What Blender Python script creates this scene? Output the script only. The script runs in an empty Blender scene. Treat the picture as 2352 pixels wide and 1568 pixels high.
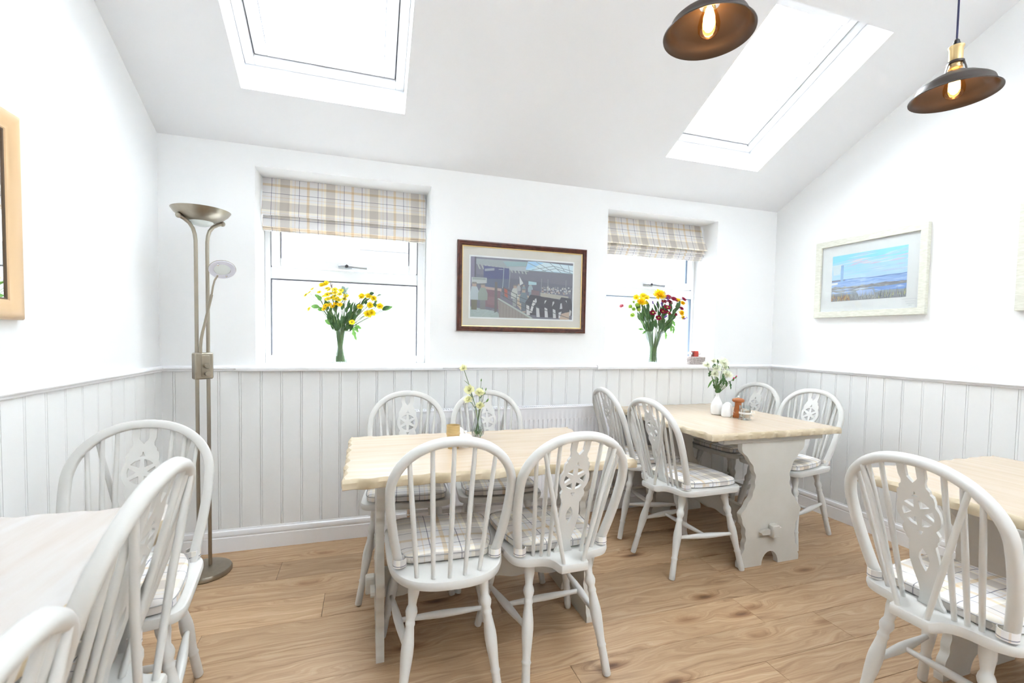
import bpy, bmesh, math, random
from mathutils import Vector, Matrix
from math import sin, cos, pi, sqrt, atan2, hypot
S = bpy.context.scene
COL = S.collection
# ------------------------------------------------------------------ camera
XL, XR = -0.0713, 4.1294            # left and right wall planes; the back wall is y = 0
yaw, pitch, roll = math.radians(17.713), math.radians(-2.316), math.radians(0.997)
fw = Vector((sin(yaw)*cos(pitch), cos(yaw)*cos(pitch), sin(pitch)))
rt = Vector((cos(yaw), -sin(yaw), 0)); up = rt.cross(fw)
r2 = rt*cos(roll) + up*sin(roll); u2 = -rt*sin(roll) + up*cos(roll)
cam = bpy.data.cameras.new('camera'); camo = bpy.data.objects.new('camera', cam); COL.objects.link(camo)
M = Matrix((r2, u2, -fw)).transposed().to_4x4(); M.translation = Vector((0.983, -2.898, 1.2345)); camo.matrix_world = M
cam.sensor_width = 36; cam.lens = 1047.6*36/2352; cam.shift_y = 32.66/2352; cam.clip_start = 0.05
cam.dof.use_dof = True; cam.dof.focus_distance = 2.6; cam.dof.aperture_fstop = 4.5
S.camera = camo
# ------------------------------------------------------------------ daylight: bright overcast sky
W = bpy.data.worlds.new('overcast'); S.world = W; W.use_nodes = True
W.node_tree.nodes['Background'].inputs[0].default_value = (0.88, 0.94, 1.0, 1)
W.node_tree.nodes['Background'].inputs[1].default_value = 13.5
S.view_settings.view_transform = 'Standard'; S.view_settings.look = 'None'
S.view_settings.exposure = 0.92; S.view_settings.gamma = 1; S.view_settings.use_curve_mapping = False
# ------------------------------------------------------------------ helpers
class MB:
    def __init__(s): s.v = []; s.f = []; s.m = []
    def add(s, vs, fs, mi=0):
        o = len(s.v); s.v += [tuple(p) for p in vs]
        for f in fs: s.f.append(tuple(i+o for i in f)); s.m.append(mi)
        return s
    def box(s, a, b, mi=0, X=None):
        x0, y0, z0 = a; x1, y1, z1 = b
        vs = [(x0,y0,z0),(x1,y0,z0),(x1,y1,z0),(x0,y1,z0),(x0,y0,z1),(x1,y0,z1),(x1,y1,z1),(x0,y1,z1)]
        if X: vs = [X @ Vector(p) for p in vs]
        return s.add(vs, [(3,2,1,0),(4,5,6,7),(0,1,5,4),(1,2,6,5),(2,3,7,6),(3,0,4,7)], mi)
    def rbox(s, a, b, r=.004, mi=0, X=None):      # box with all edges chamfered
        c = [(a[i]+b[i])/2 for i in range(3)]; h = [(b[i]-a[i])/2 for i in range(3)]
        vs = []; 
        for sx in (-1,1):
            for sy in (-1,1):
                for sz in (-1,1):
                    sg = (sx,sy,sz)
                    for k in range(3):
                        vs.append(tuple(c[i]+sg[i]*(h[i] if i == k else h[i]-r) for i in range(3)))
        idx = lambda sx,sy,sz,k: ((sx>0)*4+(sy>0)*2+(sz>0))*3+k
        fs = []
        for sg in (-1,1):
            q = [idx(sg,-1,-1,0),idx(sg,1,-1,0),idx(sg,1,1,0),idx(sg,-1,1,0)]; fs.append(q if sg>0 else q[::-1])
            q = [idx(-1,sg,-1,1),idx(-1,sg,1,1),idx(1,sg,1,1),idx(1,sg,-1,1)]; fs.append(q if sg>0 else q[::-1])
            q = [idx(-1,-1,sg,2),idx(1,-1,sg,2),idx(1,1,sg,2),idx(-1,1,sg,2)]; fs.append(q if sg>0 else q[::-1])
        for p in (-1,1):
            for q in (-1,1):
                fs.append((idx(p,q,-1,0),idx(p,q,-1,1),idx(p,q,1,1),idx(p,q,1,0)))
                fs.append((idx(p,-1,q,0),idx(p,-1,q,2),idx(p,1,q,2),idx(p,1,q,0)))
                fs.append((idx(-1,p,q,1),idx(-1,p,q,2),idx(1,p,q,2),idx(1,p,q,1)))
        for i in range(8): fs.append((i*3,i*3+1,i*3+2))
        if X: vs = [X @ Vector(p) for p in vs]
        return s.add(vs, fs, mi)
    def lathe(s, prof, n=20, c=(0,0,0), ax=None, mi=0, caps=True):   # prof: (r, h); along ax from c
        if ax is None: Q = Matrix.Identity(3)
        else: Q = Vector((0,0,1)).rotation_difference(Vector(ax).normalized()).to_matrix()
        c = Vector(c); vs = []; fs = []
        for r, h in prof:
            for k in range(n):
                a = 2*pi*k/n; vs.append(c + Q @ Vector((r*cos(a), r*sin(a), h)))
        for j in range(len(prof)-1):
            for k in range(n):
                k2 = (k+1) % n; fs.append((j*n+k, j*n+k2, (j+1)*n+k2, (j+1)*n+k))
        if caps: fs.append(tuple(range(n))[::-1]); fs.append(tuple((len(prof)-1)*n+k for k in range(n)))
        return s.add(vs, fs, mi)
    def tube(s, pts, r, n=8, mi=0, sec=None, closed=False, upv=None):  # sweep a round (or given) section along pts
        P = [Vector(p) for p in pts]; N = len(P); R = r if isinstance(r, (list, tuple)) else [r]*N
        T = []
        for i in range(N):
            a = P[(i-1) % N] if closed or i > 0 else P[i]; b = P[(i+1) % N] if closed or i < N-1 else P[i]
            T.append((b-a).normalized())
        u = Vector(upv) if upv else (Vector((0,0,1)) if abs(T[0].z) < .9 else Vector((1,0,0)))
        if sec is None: sec = [(cos(2*pi*k/n), sin(2*pi*k/n)) for k in range(n)]
        n = len(sec); vs = []
        for i in range(N):
            u = (u - T[i]*u.dot(T[i])).normalized() if not upv else (Vector(upv)-T[i]*Vector(upv).dot(T[i])).normalized()
            w = T[i].cross(u)
            for p, q in sec: vs.append(P[i] + (u*p + w*q)*R[i])
        fs = []
        for j in range(N if closed else N-1):
            j2 = (j+1) % N
            for k in range(n):
                k2 = (k+1) % n; fs.append((j*n+k, j*n+k2, j2*n+k2, j2*n+k))
        if not closed: fs.append(tuple(range(n))[::-1]); fs.append(tuple((N-1)*n+k for k in range(n)))
        return s.add(vs, fs, mi)
    def extr(s, prof, p0, p1, U, V, mi=0, caps=True):   # extrude a closed 2D profile from p0 to p1, profile axes U, V
        p0 = Vector(p0); p1 = Vector(p1); U = Vector(U); V = Vector(V); n = len(prof)
        vs = [p0+U*a+V*b for a, b in prof]+[p1+U*a+V*b for a, b in prof]
        fs = [(k, (k+1) % n, (k+1) % n+n, k+n) for k in range(n)]
        if caps: fs += [tuple(range(n))[::-1], tuple(range(n, 2*n))]
        return s.add(vs, fs, mi)
    def sphere(s, c, r, n=12, m=8, mi=0, sc=(1,1,1)):
        prof = [(max(1e-5, r*sin(pi*i/m)), -r*cos(pi*i/m)) for i in range(m+1)]
        o = len(s.v); s.lathe(prof, n, (0,0,0), None, mi)
        for i in range(o, len(s.v)):
            p = s.v[i]; s.v[i] = (c[0]+p[0]*sc[0], c[1]+p[1]*sc[1], c[2]+p[2]*sc[2])
        return s
    def mesh(s, name, mats, smooth=40):
        me = bpy.data.meshes.new(name); me.from_pydata(s.v, [], s.f)
        for m in (mats if isinstance(mats, (list, tuple)) else [mats]): me.materials.append(m)
        me.polygons.foreach_set('material_index', s.m)
        bm = bmesh.new(); bm.from_mesh(me); bmesh.ops.recalc_face_normals(bm, faces=bm.faces); bm.to_mesh(me); bm.free()
        if smooth: me.shade_smooth(); me.set_sharp_from_angle(angle=math.radians(smooth))
        return me
    def obj(s, name, mats, parent=None, smooth=40, loc=None):
        o = bpy.data.objects.new(name, s.mesh(name, mats, smooth)); COL.objects.link(o)
        if parent: o.parent = parent
        if loc: o.location = loc
        return o
def inst(name, me, parent=None, loc=(0,0,0), rot=(0,0,0)):
    o = bpy.data.objects.new(name, me); COL.objects.link(o); o.parent = parent; o.location = loc; o.rotation_euler = rot; return o
def tag(o, label, cat, group=None):
    o['label'] = label; o['category'] = cat
    if group: o['group'] = group
    return o
def thing(name, label, cat, loc=(0,0,0), rz=0, group=None):
    o = bpy.data.objects.new(name, None); COL.objects.link(o); o.location = loc; o.rotation_euler = (0,0,rz)
    o.empty_display_size = .05
    return tag(o, label, cat, group)
def struct(o): o['kind'] = 'structure'; return o
def plate(outer, holes=(), th=.01):     # 2D outline with holes -> (verts, faces) of a slab, z = -th/2..th/2
    bm = bmesh.new(); E = []
    for loop in [outer]+list(holes):
        vs = [bm.verts.new((p[0], p[1], 0)) for p in loop]
        E += [bm.edges.new((vs[i], vs[(i+1) % len(vs)])) for i in range(len(vs))]
    bmesh.ops.triangle_fill(bm, use_beauty=True, use_dissolve=False, edges=E)
    bm.verts.index_update(); n = len(bm.verts)
    v = [p.co.copy() for p in bm.verts]; f = [[q.index for q in t.verts] for t in bm.faces]; bm.free()
    vs = [(p.x, p.y, th/2) for p in v]+[(p.x, p.y, -th/2) for p in v]
    fs = [tuple(t) for t in f]+[tuple(i+n for i in t[::-1]) for t in f]
    o = 0
    for loop in [outer]+list(holes):
        k = len(loop)
        for i in range(k): a, b = o+i, o+(i+1) % k; fs.append((a, b, b+n, a+n))
        o += k
    return vs, fs
def smoothpts(pts, k=4):                # Catmull-Rom through open point list
    out = []; n = len(pts)
    for i in range(n-1):
        p0, p1, p2, p3 = pts[max(i-1,0)], pts[i], pts[i+1], pts[min(i+2,n-1)]
        for j in range(k):
            t = j/k
            out.append(tuple(.5*((2*b)+(c-a)*t+(2*a-5*b+4*c-d)*t*t+(3*b-a-3*c+d)*t**3) for a, b, c, d in zip(p0, p1, p2, p3)))
    out.append(tuple(pts[-1])); return out
# ------------------------------------------------------------------ materials
def mat(name, col=(.8,.8,.8), rough=.5, metal=0, spec=.5, bump=None, coat=0):
    m = bpy.data.materials.new(name); m.use_nodes = True; b = m.node_tree.nodes['Principled BSDF']
    b.inputs['Base Color'].default_value = (*col, 1); b.inputs['Roughness'].default_value = rough
    b.inputs['Metallic'].default_value = metal; b.inputs['Specular IOR Level'].default_value = spec
    b.inputs['Coat Weight'].default_value = coat
    return m
def nd(m, t, **kw):
    n = m.node_tree.nodes.new(t)
    for k, v in kw.items(): setattr(n, k, v)
    return n
def lk(m, a, b): m.node_tree.links.new(a, b)
def ramp(m, stops, interp='LINEAR'):
    r = nd(m, 'ShaderNodeValToRGB'); cr = r.color_ramp; cr.interpolation = interp
    while len(cr.elements) < len(stops): cr.elements.new(.5)
    for e, (p, c) in zip(cr.elements, stops): e.position = p; e.color = (*c, 1)
    return r
def bsdf(m): return m.node_tree.nodes['Principled BSDF']
def noisebump(m, scale=60, strength=.1, dist=.002, stretch=(1,1,1)):
    tc = nd(m, 'ShaderNodeTexCoord'); mp = nd(m, 'ShaderNodeMapping'); mp.inputs['Scale'].default_value = stretch
    n = nd(m, 'ShaderNodeTexNoise'); n.inputs['Scale'].default_value = scale
    b = nd(m, 'ShaderNodeBump'); b.inputs['Strength'].default_value = strength; b.inputs['Distance'].default_value = dist
    lk(m, tc.outputs['Object'], mp.inputs[0]); lk(m, mp.outputs[0], n.inputs['Vector']); lk(m, n.outputs['Fac'], b.inputs['Height']); lk(m, b.outputs[0], bsdf(m).inputs['Normal'])
    return n
def mottled(name, c0, c1, scale=8, rough=.5, stretch=(1,1,1), metal=0, spec=.5, bump=0, lo=.35, hi=.65):
    m = mat(name, c0, rough, metal, spec); tc = nd(m, 'ShaderNodeTexCoord'); mp = nd(m, 'ShaderNodeMapping'); mp.inputs['Scale'].default_value = stretch
    n = nd(m, 'ShaderNodeTexNoise'); n.inputs['Scale'].default_value = scale; n.inputs['Detail'].default_value = 5
    r = ramp(m, [(lo, c0), (hi, c1)])
    lk(m, tc.outputs['Object'], mp.inputs[0]); lk(m, mp.outputs[0], n.inputs['Vector']); lk(m, n.outputs['Fac'], r.inputs[0]); lk(m, r.outputs[0], bsdf(m).inputs['Base Color'])
    if bump:
        b = nd(m, 'ShaderNodeBump'); b.inputs['Strength'].default_value = bump; b.inputs['Distance'].default_value = .002
        lk(m, n.outputs['Fac'], b.inputs['Height']); lk(m, b.outputs[0], bsdf(m).inputs['Normal'])
    return m
M_wall = mat('wall_paint', (.915,.92,.92), .8, spec=.2); noisebump(M_wall, 35, .05)
M_ceil = mat('ceiling_paint', (.89,.90,.92), .85, spec=.2); noisebump(M_ceil, 20, .05)
M_panel = mat('panelling_paint', (.83,.83,.82), .45, spec=.4)
M_trim = mat('gloss_white', (.91,.91,.92), .3)
M_upvc = mat('white_plastic', (.9,.91,.92), .25)
M_chair = mottled('chair_paint', (.655,.645,.615), (.69,.68,.655), 6, .38, spec=.4)
M_ped = mottled('pedestal_paint', (.585,.56,.505), (.63,.605,.555), 5, .45, spec=.35)
M_steel = mottled('brushed_brass', (.35,.31,.25), (.38,.34,.275), 40, .32, (1,1,.2), 1)
M_chrome = mat('chrome', (.75,.76,.78), .15, 1)
M_copper = mat('copper', (.55,.2,.09), .3, 1)
M_dark = mat('dark_gap', (.08,.08,.09), .6)
M_seal = mat('dark_seal', (.10,.10,.12), .6); M_bluegrey = mat('blue_grey_seal_and_shade', (.20,.26,.36), .5); M_satin = mat('satin_metal', (.36,.38,.40), .4, .8)
M_gasket = mat('grey_gasket', (.35,.36,.40), .6)
M_bronze = mat('dark_bronze', (.055,.042,.036), .42, .3, .5)
M_brass = mat('pale_brass', (.72,.53,.27), .3, .9)
M_black = mat('black_plastic', (.02,.02,.025), .4)
M_rad = mat('radiator_enamel', (.90,.90,.93), .3)
M_china = mat('white_china', (.88,.88,.87), .12, coat=.5)
M_gold = mottled('gold_glaze', (.62,.44,.18), (.74,.56,.28), 20, .3, (1,1,6), .25)
M_mill = mottled('stained_beech', (.33,.09,.022), (.45,.14,.04), 10, .25, (1,1,.2))
M_paper = mat('paper', (.87,.86,.83), .7)
M_tanpaper = mat('tan_paper', (.72,.55,.42), .7)
M_mahog = mottled('mahogany', (.055,.014,.008), (.12,.032,.018), 9, .28, (4,1,4))
M_gilt = mat('gilt', (.82,.62,.28), .3, .8)
M_mountT = mat('stone_mount', (.76,.71,.65), .8)
M_white = mat('white_card', (.9,.9,.9), .7)
M_cream = mottled('limed_frame', (.66,.655,.56), (.78,.775,.69), 30, .5, (1,1,5), 0, .4, .1)
M_pale = mottled('pale_gold_wood', (.72,.49,.27), (.80,.58,.35), 6, .3, (1,1,.15))
M_mirror = mat('mirror', (.93,.95,.95), .01, 1)
M_red = mat('red_card', (.55,.06,.04), .45)
M_wicker = mottled('wicker', (.42,.36,.34), (.62,.56,.53), 90, .7, (1,1,1), 0, .3, .3)
M_stem = mottled('stem_green', (.09,.17,.05), (.15,.25,.08), 20, .5)
def translucent(m, f=.4):
    b = bsdf(m); o = m.node_tree.nodes['Material Output']; t = nd(m, 'ShaderNodeBsdfTranslucent'); x = nd(m, 'ShaderNodeMixShader'); x.inputs[0].default_value = f
    s = b.inputs['Base Color']
    if s.is_linked: lk(m, s.links[0].from_socket, t.inputs[0])
    else: t.inputs[0].default_value = s.default_value
    lk(m, b.outputs[0], x.inputs[1]); lk(m, t.outputs[0], x.inputs[2]); lk(m, x.outputs[0], o.inputs[0]); return m
def pet(n, c): return translucent(mat(n, c, .55, spec=.2))
M_leafd = translucent(mottled('dark_leaf', (.04,.10,.03), (.075,.17,.055), 30, .45), .25)
M_leaf = translucent(mottled('mid_leaf', (.11,.27,.055), (.19,.38,.10), 25, .45), .3)
M_leafg = translucent(mottled('grey_leaf', (.20,.29,.24), (.30,.38,.33), 25, .5), .25)
M_yel = pet('yellow_petal', (.93,.76,.03)); M_yelo = pet('deep_yellow_petal', (.93,.64,.012))
M_burg = pet('burgundy_petal', (.30,.012,.045)); M_purp = pet('purple_petal', (.27,.15,.56))
M_lime = pet('lime_petal', (.50,.66,.14)); M_creamp = pet('cream_petal', (.92,.91,.62))
M_whitep = pet('white_petal', (.92,.94,.80)); M_pink = pet('pink_petal', (.85,.05,.25)); M_palepink = pet('pale_pink_petal', (.80,.32,.36))
M_eye = mat('flower_eye', (.30,.20,.02), .7)
M_shadeglass = mat('frosted_glass', (.82,.87,.86), .35)
def thin_glass(name, tint=(1,1,1), refl=.06, edge=.35, edgecol=(.75,.82,.82)):
    m = bpy.data.materials.new(name); m.use_nodes = True; nt = m.node_tree; nt.nodes.clear()
    o = nd(m, 'ShaderNodeOutputMaterial'); t = nd(m, 'ShaderNodeBsdfTransparent'); g = nd(m, 'ShaderNodeBsdfGlossy'); g.inputs['Roughness'].default_value = .02
    lw = nd(m, 'ShaderNodeLayerWeight'); lw.inputs['Blend'].default_value = .25
    tr = ramp(m, [(0, tint), (.75, tint), (1, edgecol)]); lk(m, lw.outputs['Facing'], tr.inputs[0]); lk(m, tr.outputs[0], t.inputs[0])
    ma = nd(m, 'ShaderNodeMath', operation='MULTIPLY_ADD'); ma.inputs[1].default_value = edge; ma.inputs[2].default_value = refl
    lk(m, lw.outputs['Fresnel'], ma.inputs[0]); mx = nd(m, 'ShaderNodeMixShader'); lk(m, ma.outputs[0], mx.inputs[0]); lk(m, t.outputs[0], mx.inputs[1]); lk(m, g.outputs[0], mx.inputs[2]); lk(m, mx.outputs[0], o.inputs[0])
    return m
M_pane = thin_glass('window_glass', (.97,.98,.98), .02, .3)
M_glass = thin_glass('vase_glass', (.95,.97,.97), .03, .5, (.52,.60,.60))
M_amber = thin_glass('amber_glass', (1,.80,.50), .03, .4, (.9,.45,.12))
def emit(name, col, st):
    m = bpy.data.materials.new(name); m.use_nodes = True; m.node_tree.nodes.clear()
    o = nd(m, 'ShaderNodeOutputMaterial'); e = nd(m, 'ShaderNodeEmission'); e.inputs[0].default_value = (*col, 1); e.inputs[1].default_value = st; lk(m, e.outputs[0], o.inputs[0]); return m
M_fil = emit('glowing_filament', (1,.6,.28), 26)
# oak planks: grain runs along local x, each plank shifted by its own random number
def oak():
    m = mat('oak_plank', (.5,.3,.15), .42, spec=.35); tc = nd(m, 'ShaderNodeTexCoord'); oi = nd(m, 'ShaderNodeObjectInfo')
    mul = nd(m, 'ShaderNodeMath', operation='MULTIPLY'); mul.inputs[1].default_value = 37.0; lk(m, oi.outputs['Random'], mul.inputs[0])
    add = nd(m, 'ShaderNodeVectorMath', operation='ADD'); lk(m, tc.outputs['Object'], add.inputs[0]); cx = nd(m, 'ShaderNodeCombineXYZ'); lk(m, mul.outputs[0], cx.inputs[0]); lk(m, mul.outputs[0], cx.inputs[1]); lk(m, cx.outputs[0], add.inputs[1])
    # knots bend the grain
    vm = nd(m, 'ShaderNodeMapping'); vm.inputs['Scale'].default_value = (2.2, 7, 1); lk(m, add.outputs[0], vm.inputs[0])
    vo = nd(m, 'ShaderNodeTexVoronoi'); vo.inputs['Scale'].default_value = 1.0; lk(m, vm.outputs[0], vo.inputs['Vector'])
    kn = nd(m, 'ShaderNodeMapRange'); kn.inputs[1].default_value = 0; kn.inputs[2].default_value = .33; kn.inputs[3].default_value = 1; kn.inputs[4].default_value = 0; lk(m, vo.outputs['Distance'], kn.inputs[0])
    wn = nd(m, 'ShaderNodeTexNoise'); wn.inputs['Scale'].default_value = 2.0; wn.inputs['Detail'].default_value = 2
    wm = nd(m, 'ShaderNodeMapping'); wm.inputs['Scale'].default_value = (1.2, 5, 1); lk(m, add.outputs[0], wm.inputs[0]); lk(m, wm.outputs[0], wn.inputs['Vector'])
    sep = nd(m, 'ShaderNodeSeparateXYZ'); lk(m, add.outputs[0], sep.inputs[0])
    a1 = nd(m, 'ShaderNodeMath', operation='MULTIPLY_ADD'); a1.inputs[1].default_value = .16; lk(m, wn.outputs['Fac'], a1.inputs[0]); lk(m, sep.outputs['Y'], a1.inputs[2])
    a2 = nd(m, 'ShaderNodeMath', operation='MULTIPLY_ADD'); a2.inputs[1].default_value = .085; lk(m, kn.outputs[0], a2.inputs[0]); lk(m, a1.outputs[0], a2.inputs[2])
    cg = nd(m, 'ShaderNodeCombineXYZ'); xs = nd(m, 'ShaderNodeMath', operation='MULTIPLY'); xs.inputs[1].default_value = .03; lk(m, sep.outputs['X'], xs.inputs[0]); lk(m, xs.outputs[0], cg.inputs[0]); lk(m, a2.outputs[0], cg.inputs[1])
    g1 = nd(m, 'ShaderNodeTexNoise'); g1.inputs['Scale'].default_value = 55; g1.inputs['Detail'].default_value = 6; g1.inputs['Roughness'].default_value = .65; lk(m, cg.outputs[0], g1.inputs['Vector'])
    r1 = ramp(m, [(.27, (.285,.165,.09)), (.40, (.435,.28,.16)), (.55, (.535,.365,.22)), (.72, (.62,.455,.30))]); lk(m, g1.outputs['Fac'], r1.inputs[0])
    fm = nd(m, 'ShaderNodeMapping'); fm.inputs['Scale'].default_value = (6, 260, 1); lk(m, add.outputs[0], fm.inputs[0])
    g2 = nd(m, 'ShaderNodeTexNoise'); g2.inputs['Scale'].default_value = 1; g2.inputs['Detail'].default_value = 3; lk(m, fm.outputs[0], g2.inputs['Vector'])
    r2_ = ramp(m, [(.3, (.80,.78,.75)), (.5, (1,1,1)), (.75, (1.0,1.0,1.0))]); lk(m, g2.outputs['Fac'], r2_.inputs[0])
    mx = nd(m, 'ShaderNodeMix', data_type='RGBA', blend_type='MULTIPLY'); mx.inputs[0].default_value = .8; lk(m, r1.outputs[0], mx.inputs[6]); lk(m, r2_.outputs[0], mx.inputs[7])
    kr = ramp(m, [(0, (1,1,1)), (.40, (1,.98,.96)), (.68, (.66,.55,.47)), (.85, (.32,.23,.18)), (1, (.22,.15,.11))]); lk(m, kn.outputs[0], kr.inputs[0])
    m2 = nd(m, 'ShaderNodeMix', data_type='RGBA', blend_type='MULTIPLY'); m2.inputs[0].default_value = 1; lk(m, mx.outputs[2], m2.inputs[6]); lk(m, kr.outputs[0], m2.inputs[7])
    m3 = nd(m, 'ShaderNodeMix', data_type='RGBA', blend_type='MULTIPLY'); m3.inputs[0].default_value = 1; lk(m, m2.outputs[2], m3.inputs[6]); lk(m, oi.outputs['Color'], m3.inputs[7])
    lk(m, m3.outputs[2], bsdf(m).inputs['Base Color'])
    b = nd(m, 'ShaderNodeBump'); b.inputs['Strength'].default_value = .12; b.inputs['Distance'].default_value = .001; lk(m, g2.outputs['Fac'], b.inputs['Height']); lk(m, b.outputs[0], bsdf(m).inputs['Normal'])
    return m
M_oak = oak()
# tabletops: limed pale wood; edges: worn tan
def tablewood(name, stops, st):
    m = mat(name, (.8,.7,.55), .22, spec=.5); tc = nd(m, 'ShaderNodeTexCoord'); mp = nd(m, 'ShaderNodeMapping'); mp.inputs['Scale'].default_value = st
    n = nd(m, 'ShaderNodeTexNoise'); n.inputs['Scale'].default_value = 3; n.inputs['Detail'].default_value = 5
    lk(m, tc.outputs['Object'], mp.inputs[0]); lk(m, mp.outputs[0], n.inputs['Vector']); r = ramp(m, stops); lk(m, n.outputs['Fac'], r.inputs[0]); lk(m, r.outputs[0], bsdf(m).inputs['Base Color']); return m
M_top2 = tablewood('limed_tabletop_long', [(.3, (.515,.40,.285)), (.5, (.545,.43,.32)), (.7, (.565,.455,.35))], (14, 1, 1))
M_top3 = tablewood('glare_paled_tabletop', [(.3, (.58,.51,.455)), (.5, (.60,.55,.51)), (.7, (.62,.595,.575))], (7, 1, 1))  # left table: paler copy of the wood, skylight glare put into its colour
M_edge = mottled('worn_table_edge', (.46,.37,.24), (.66,.56,.41), 7, .5, (1,1,2), 0, .3, .15)
# tartan cloth, repeat 0.256 m
def plaid(name, axis):
    m = mat(name, (.7,.7,.7), .85, spec=.15); tc = nd(m, 'ShaderNodeTexCoord'); sp = nd(m, 'ShaderNodeSeparateXYZ'); lk(m, tc.outputs['Object'], sp.inputs[0])
    cs = []; base = (1,1,1); cr = (1.05,1.02,.93); br = (.79,.76,.72); tn = (.95,.87,.77); tl = (.92,.815,.66); bk = (.36,.37,.43)
    seq = [(0, tl), (.028, base), (.21, bk), (.222, base), (.295, tn), (.311, base), (.345, cr), (.395, br), (.60, cr), (.65, base), (.705, tn), (.72, base), (.80, bk), (.812, base), (.972, tl)]
    for k, ax in enumerate(('X', axis)):
        mu = nd(m, 'ShaderNodeMath', operation='MULTIPLY_ADD'); mu.inputs[1].default_value = 1/.256; mu.inputs[2].default_value = 100.17 if k else 100.03; lk(m, sp.outputs[ax], mu.inputs[0])
        fr = nd(m, 'ShaderNodeMath', operation='FRACT'); lk(m, mu.outputs[0], fr.inputs[0]); r = ramp(m, [(p, tuple(min(1, q*.95) for q in c)) for p, c in seq], 'CONSTANT'); lk(m, fr.outputs[0], r.inputs[0]); cs.append(r)
    mx = nd(m, 'ShaderNodeMix', data_type='RGBA', blend_type='MULTIPLY'); mx.inputs[0].default_value = 1; lk(m, cs[0].outputs[0], mx.inputs[6]); lk(m, cs[1].outputs[0], mx.inputs[7])
    tb = nd(m, 'ShaderNodeMix', data_type='RGBA', blend_type='MULTIPLY'); tb.inputs[0].default_value = 1; tb.inputs[7].default_value = (.90,.88,.875,1); lk(m, mx.outputs[2], tb.inputs[6]); lk(m, tb.outputs[2], bsdf(m).inputs['Base Color'])
    n = nd(m, 'ShaderNodeTexNoise'); n.inputs['Scale'].default_value = 900; b = nd(m, 'ShaderNodeBump'); b.inputs['Strength'].default_value = .15; b.inputs['Distance'].default_value = .001
    lk(m, tc.outputs['Object'], n.inputs['Vector']); lk(m, n.outputs['Fac'], b.inputs['Height']); lk(m, b.outputs[0], bsdf(m).inputs['Normal']); return m
M_plaidZ = plaid('tartan_blind', 'Z'); M_plaidY = plaid('tartan_cushion', 'Y')
M_piping = mat('grey_piping', (.38,.37,.36), .8)
M_print = mat('printed_picture', (1,1,1), .5); _a = nd(M_print, 'ShaderNodeVertexColor'); _a.layer_name = 'Col'; lk(M_print, _a.outputs[0], bsdf(M_print).inputs['Base Color'])
# ------------------------------------------------------------------ setting: floor
YB = -4.6                                   # how far the room is built towards and behind the camera
ZD = 1.0176                                 # underside of dado rail
W1 = (.386, 1.363, 1.045, 2.162); W2 = (2.603, 3.552, 1.045, 2.150); WY = .25     # window openings, reveal depth
CS = .505; C0 = 2.275                       # ceiling: z = C0 - CS*y
rng = random.Random(5)
floor = struct(MB().box((XL-.05, YB, -.06), (XR+.05, .05, -.0125)).obj('floor', M_dark, smooth=0))
pw = .192; row = 0; y1 = -.031
plank_me = {}
def plank(x0, x1, ya, yb, tone):
    L = round(x1-x0, 3); key = (L, round(yb-ya, 3))
    if key not in plank_me: plank_me[key] = MB().rbox((-L/2+.0006, -(yb-ya)/2+.0006, -.0125), (L/2-.0006, (yb-ya)/2-.0006, 0), .0009).mesh('plank', M_oak, 0)
    o = inst('plank', plank_me[key], floor, ((x0+x1)/2, (ya+yb)/2, 0)); t = tone; o.color = (t, t*.985, t*.965, 1)
y = .0; rows = [(-.031, -.0)]
edges = [0.0] + [-.031-pw*k for k in range(0, 24)]
starts = {2: .556, 4: .80, 5: .35, 3: 1.05}
for k in range(len(edges)-1):
    ya, yb = edges[k+1], edges[k]
    if ya < YB: break
    x = XL - rng.random()*1.2
    if k in starts: x = starts[k]-1.22*math.ceil((starts[k]-XL)/1.22)
    while x < XR:
        a, b = max(x, XL), min(x+1.22, XR)
        if b-a > .02: plank(a, b, ya, yb, .80 if (k == 2 and abs(a-.556) < .01) else rng.choice((.84, .92, .98, 1, 1.04, 1.1)))
        x += 1.22
# ------------------------------------------------------------------ walls
def gridwall(name, xs, zs, holes, toP, mat_, extra=None):
    m = MB()
    for i in range(len(xs)-1):
        for j in range(len(zs)-1):
            cx, cz = (xs[i]+xs[i+1])/2, (zs[j]+zs[j+1])/2
            if any(h[0] < cx < h[1] and h[2] < cz < h[3] for h in holes): continue
            m.add([toP(xs[i], zs[j]), toP(xs[i+1], zs[j]), toP(xs[i+1], zs[j+1]), toP(xs[i], zs[j+1])], [(0,1,2,3)])
    if extra: extra(m)
    return struct(m.obj(name, mat_, smooth=0))
def reveals(m):
    for x0, x1, z0, z1 in (W1, W2):
        for q in ([(x0,0,z0),(x0,0,z1),(x0,WY+.12,z1),(x0,WY+.12,z0)], [(x1,0,z0),(x1,0,z1),(x1,WY+.12,z1),(x1,WY+.12,z0)],
                  [(x0,0,z1),(x1,0,z1),(x1,WY+.12,z1),(x0,WY+.12,z1)], [(x0,0,z0),(x1,0,z0),(x1,WY+.12,z0),(x0,WY+.12,z0)]):
            m.add(q, [(0,1,2,3)])
wall_b = gridwall('wall_back', [XL, W1[0], W1[1], W2[0], W2[1], XR], [0, W1[2], W2[3], W1[3], C0], [W1, W2], lambda x, z: (x, 0, z), M_wall, reveals)
def sidewall(name, x):
    m = MB(); n = 1; zt = lambda y: C0-CS*y if y > -3.3 else C0+CS*3.3
    ys = [0, -1.1, -2.2, -3.3, YB]
    for a, b in zip(ys, ys[1:]): m.add([(x,a,0),(x,b,0),(x,b,zt(b)),(x,a,zt(a))], [(0,1,2,3)])
    return struct(m.obj(name, M_wall, smooth=0))
wall_l = sidewall('wall_left', XL); wall_r = sidewall('wall_right', XR)
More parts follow.
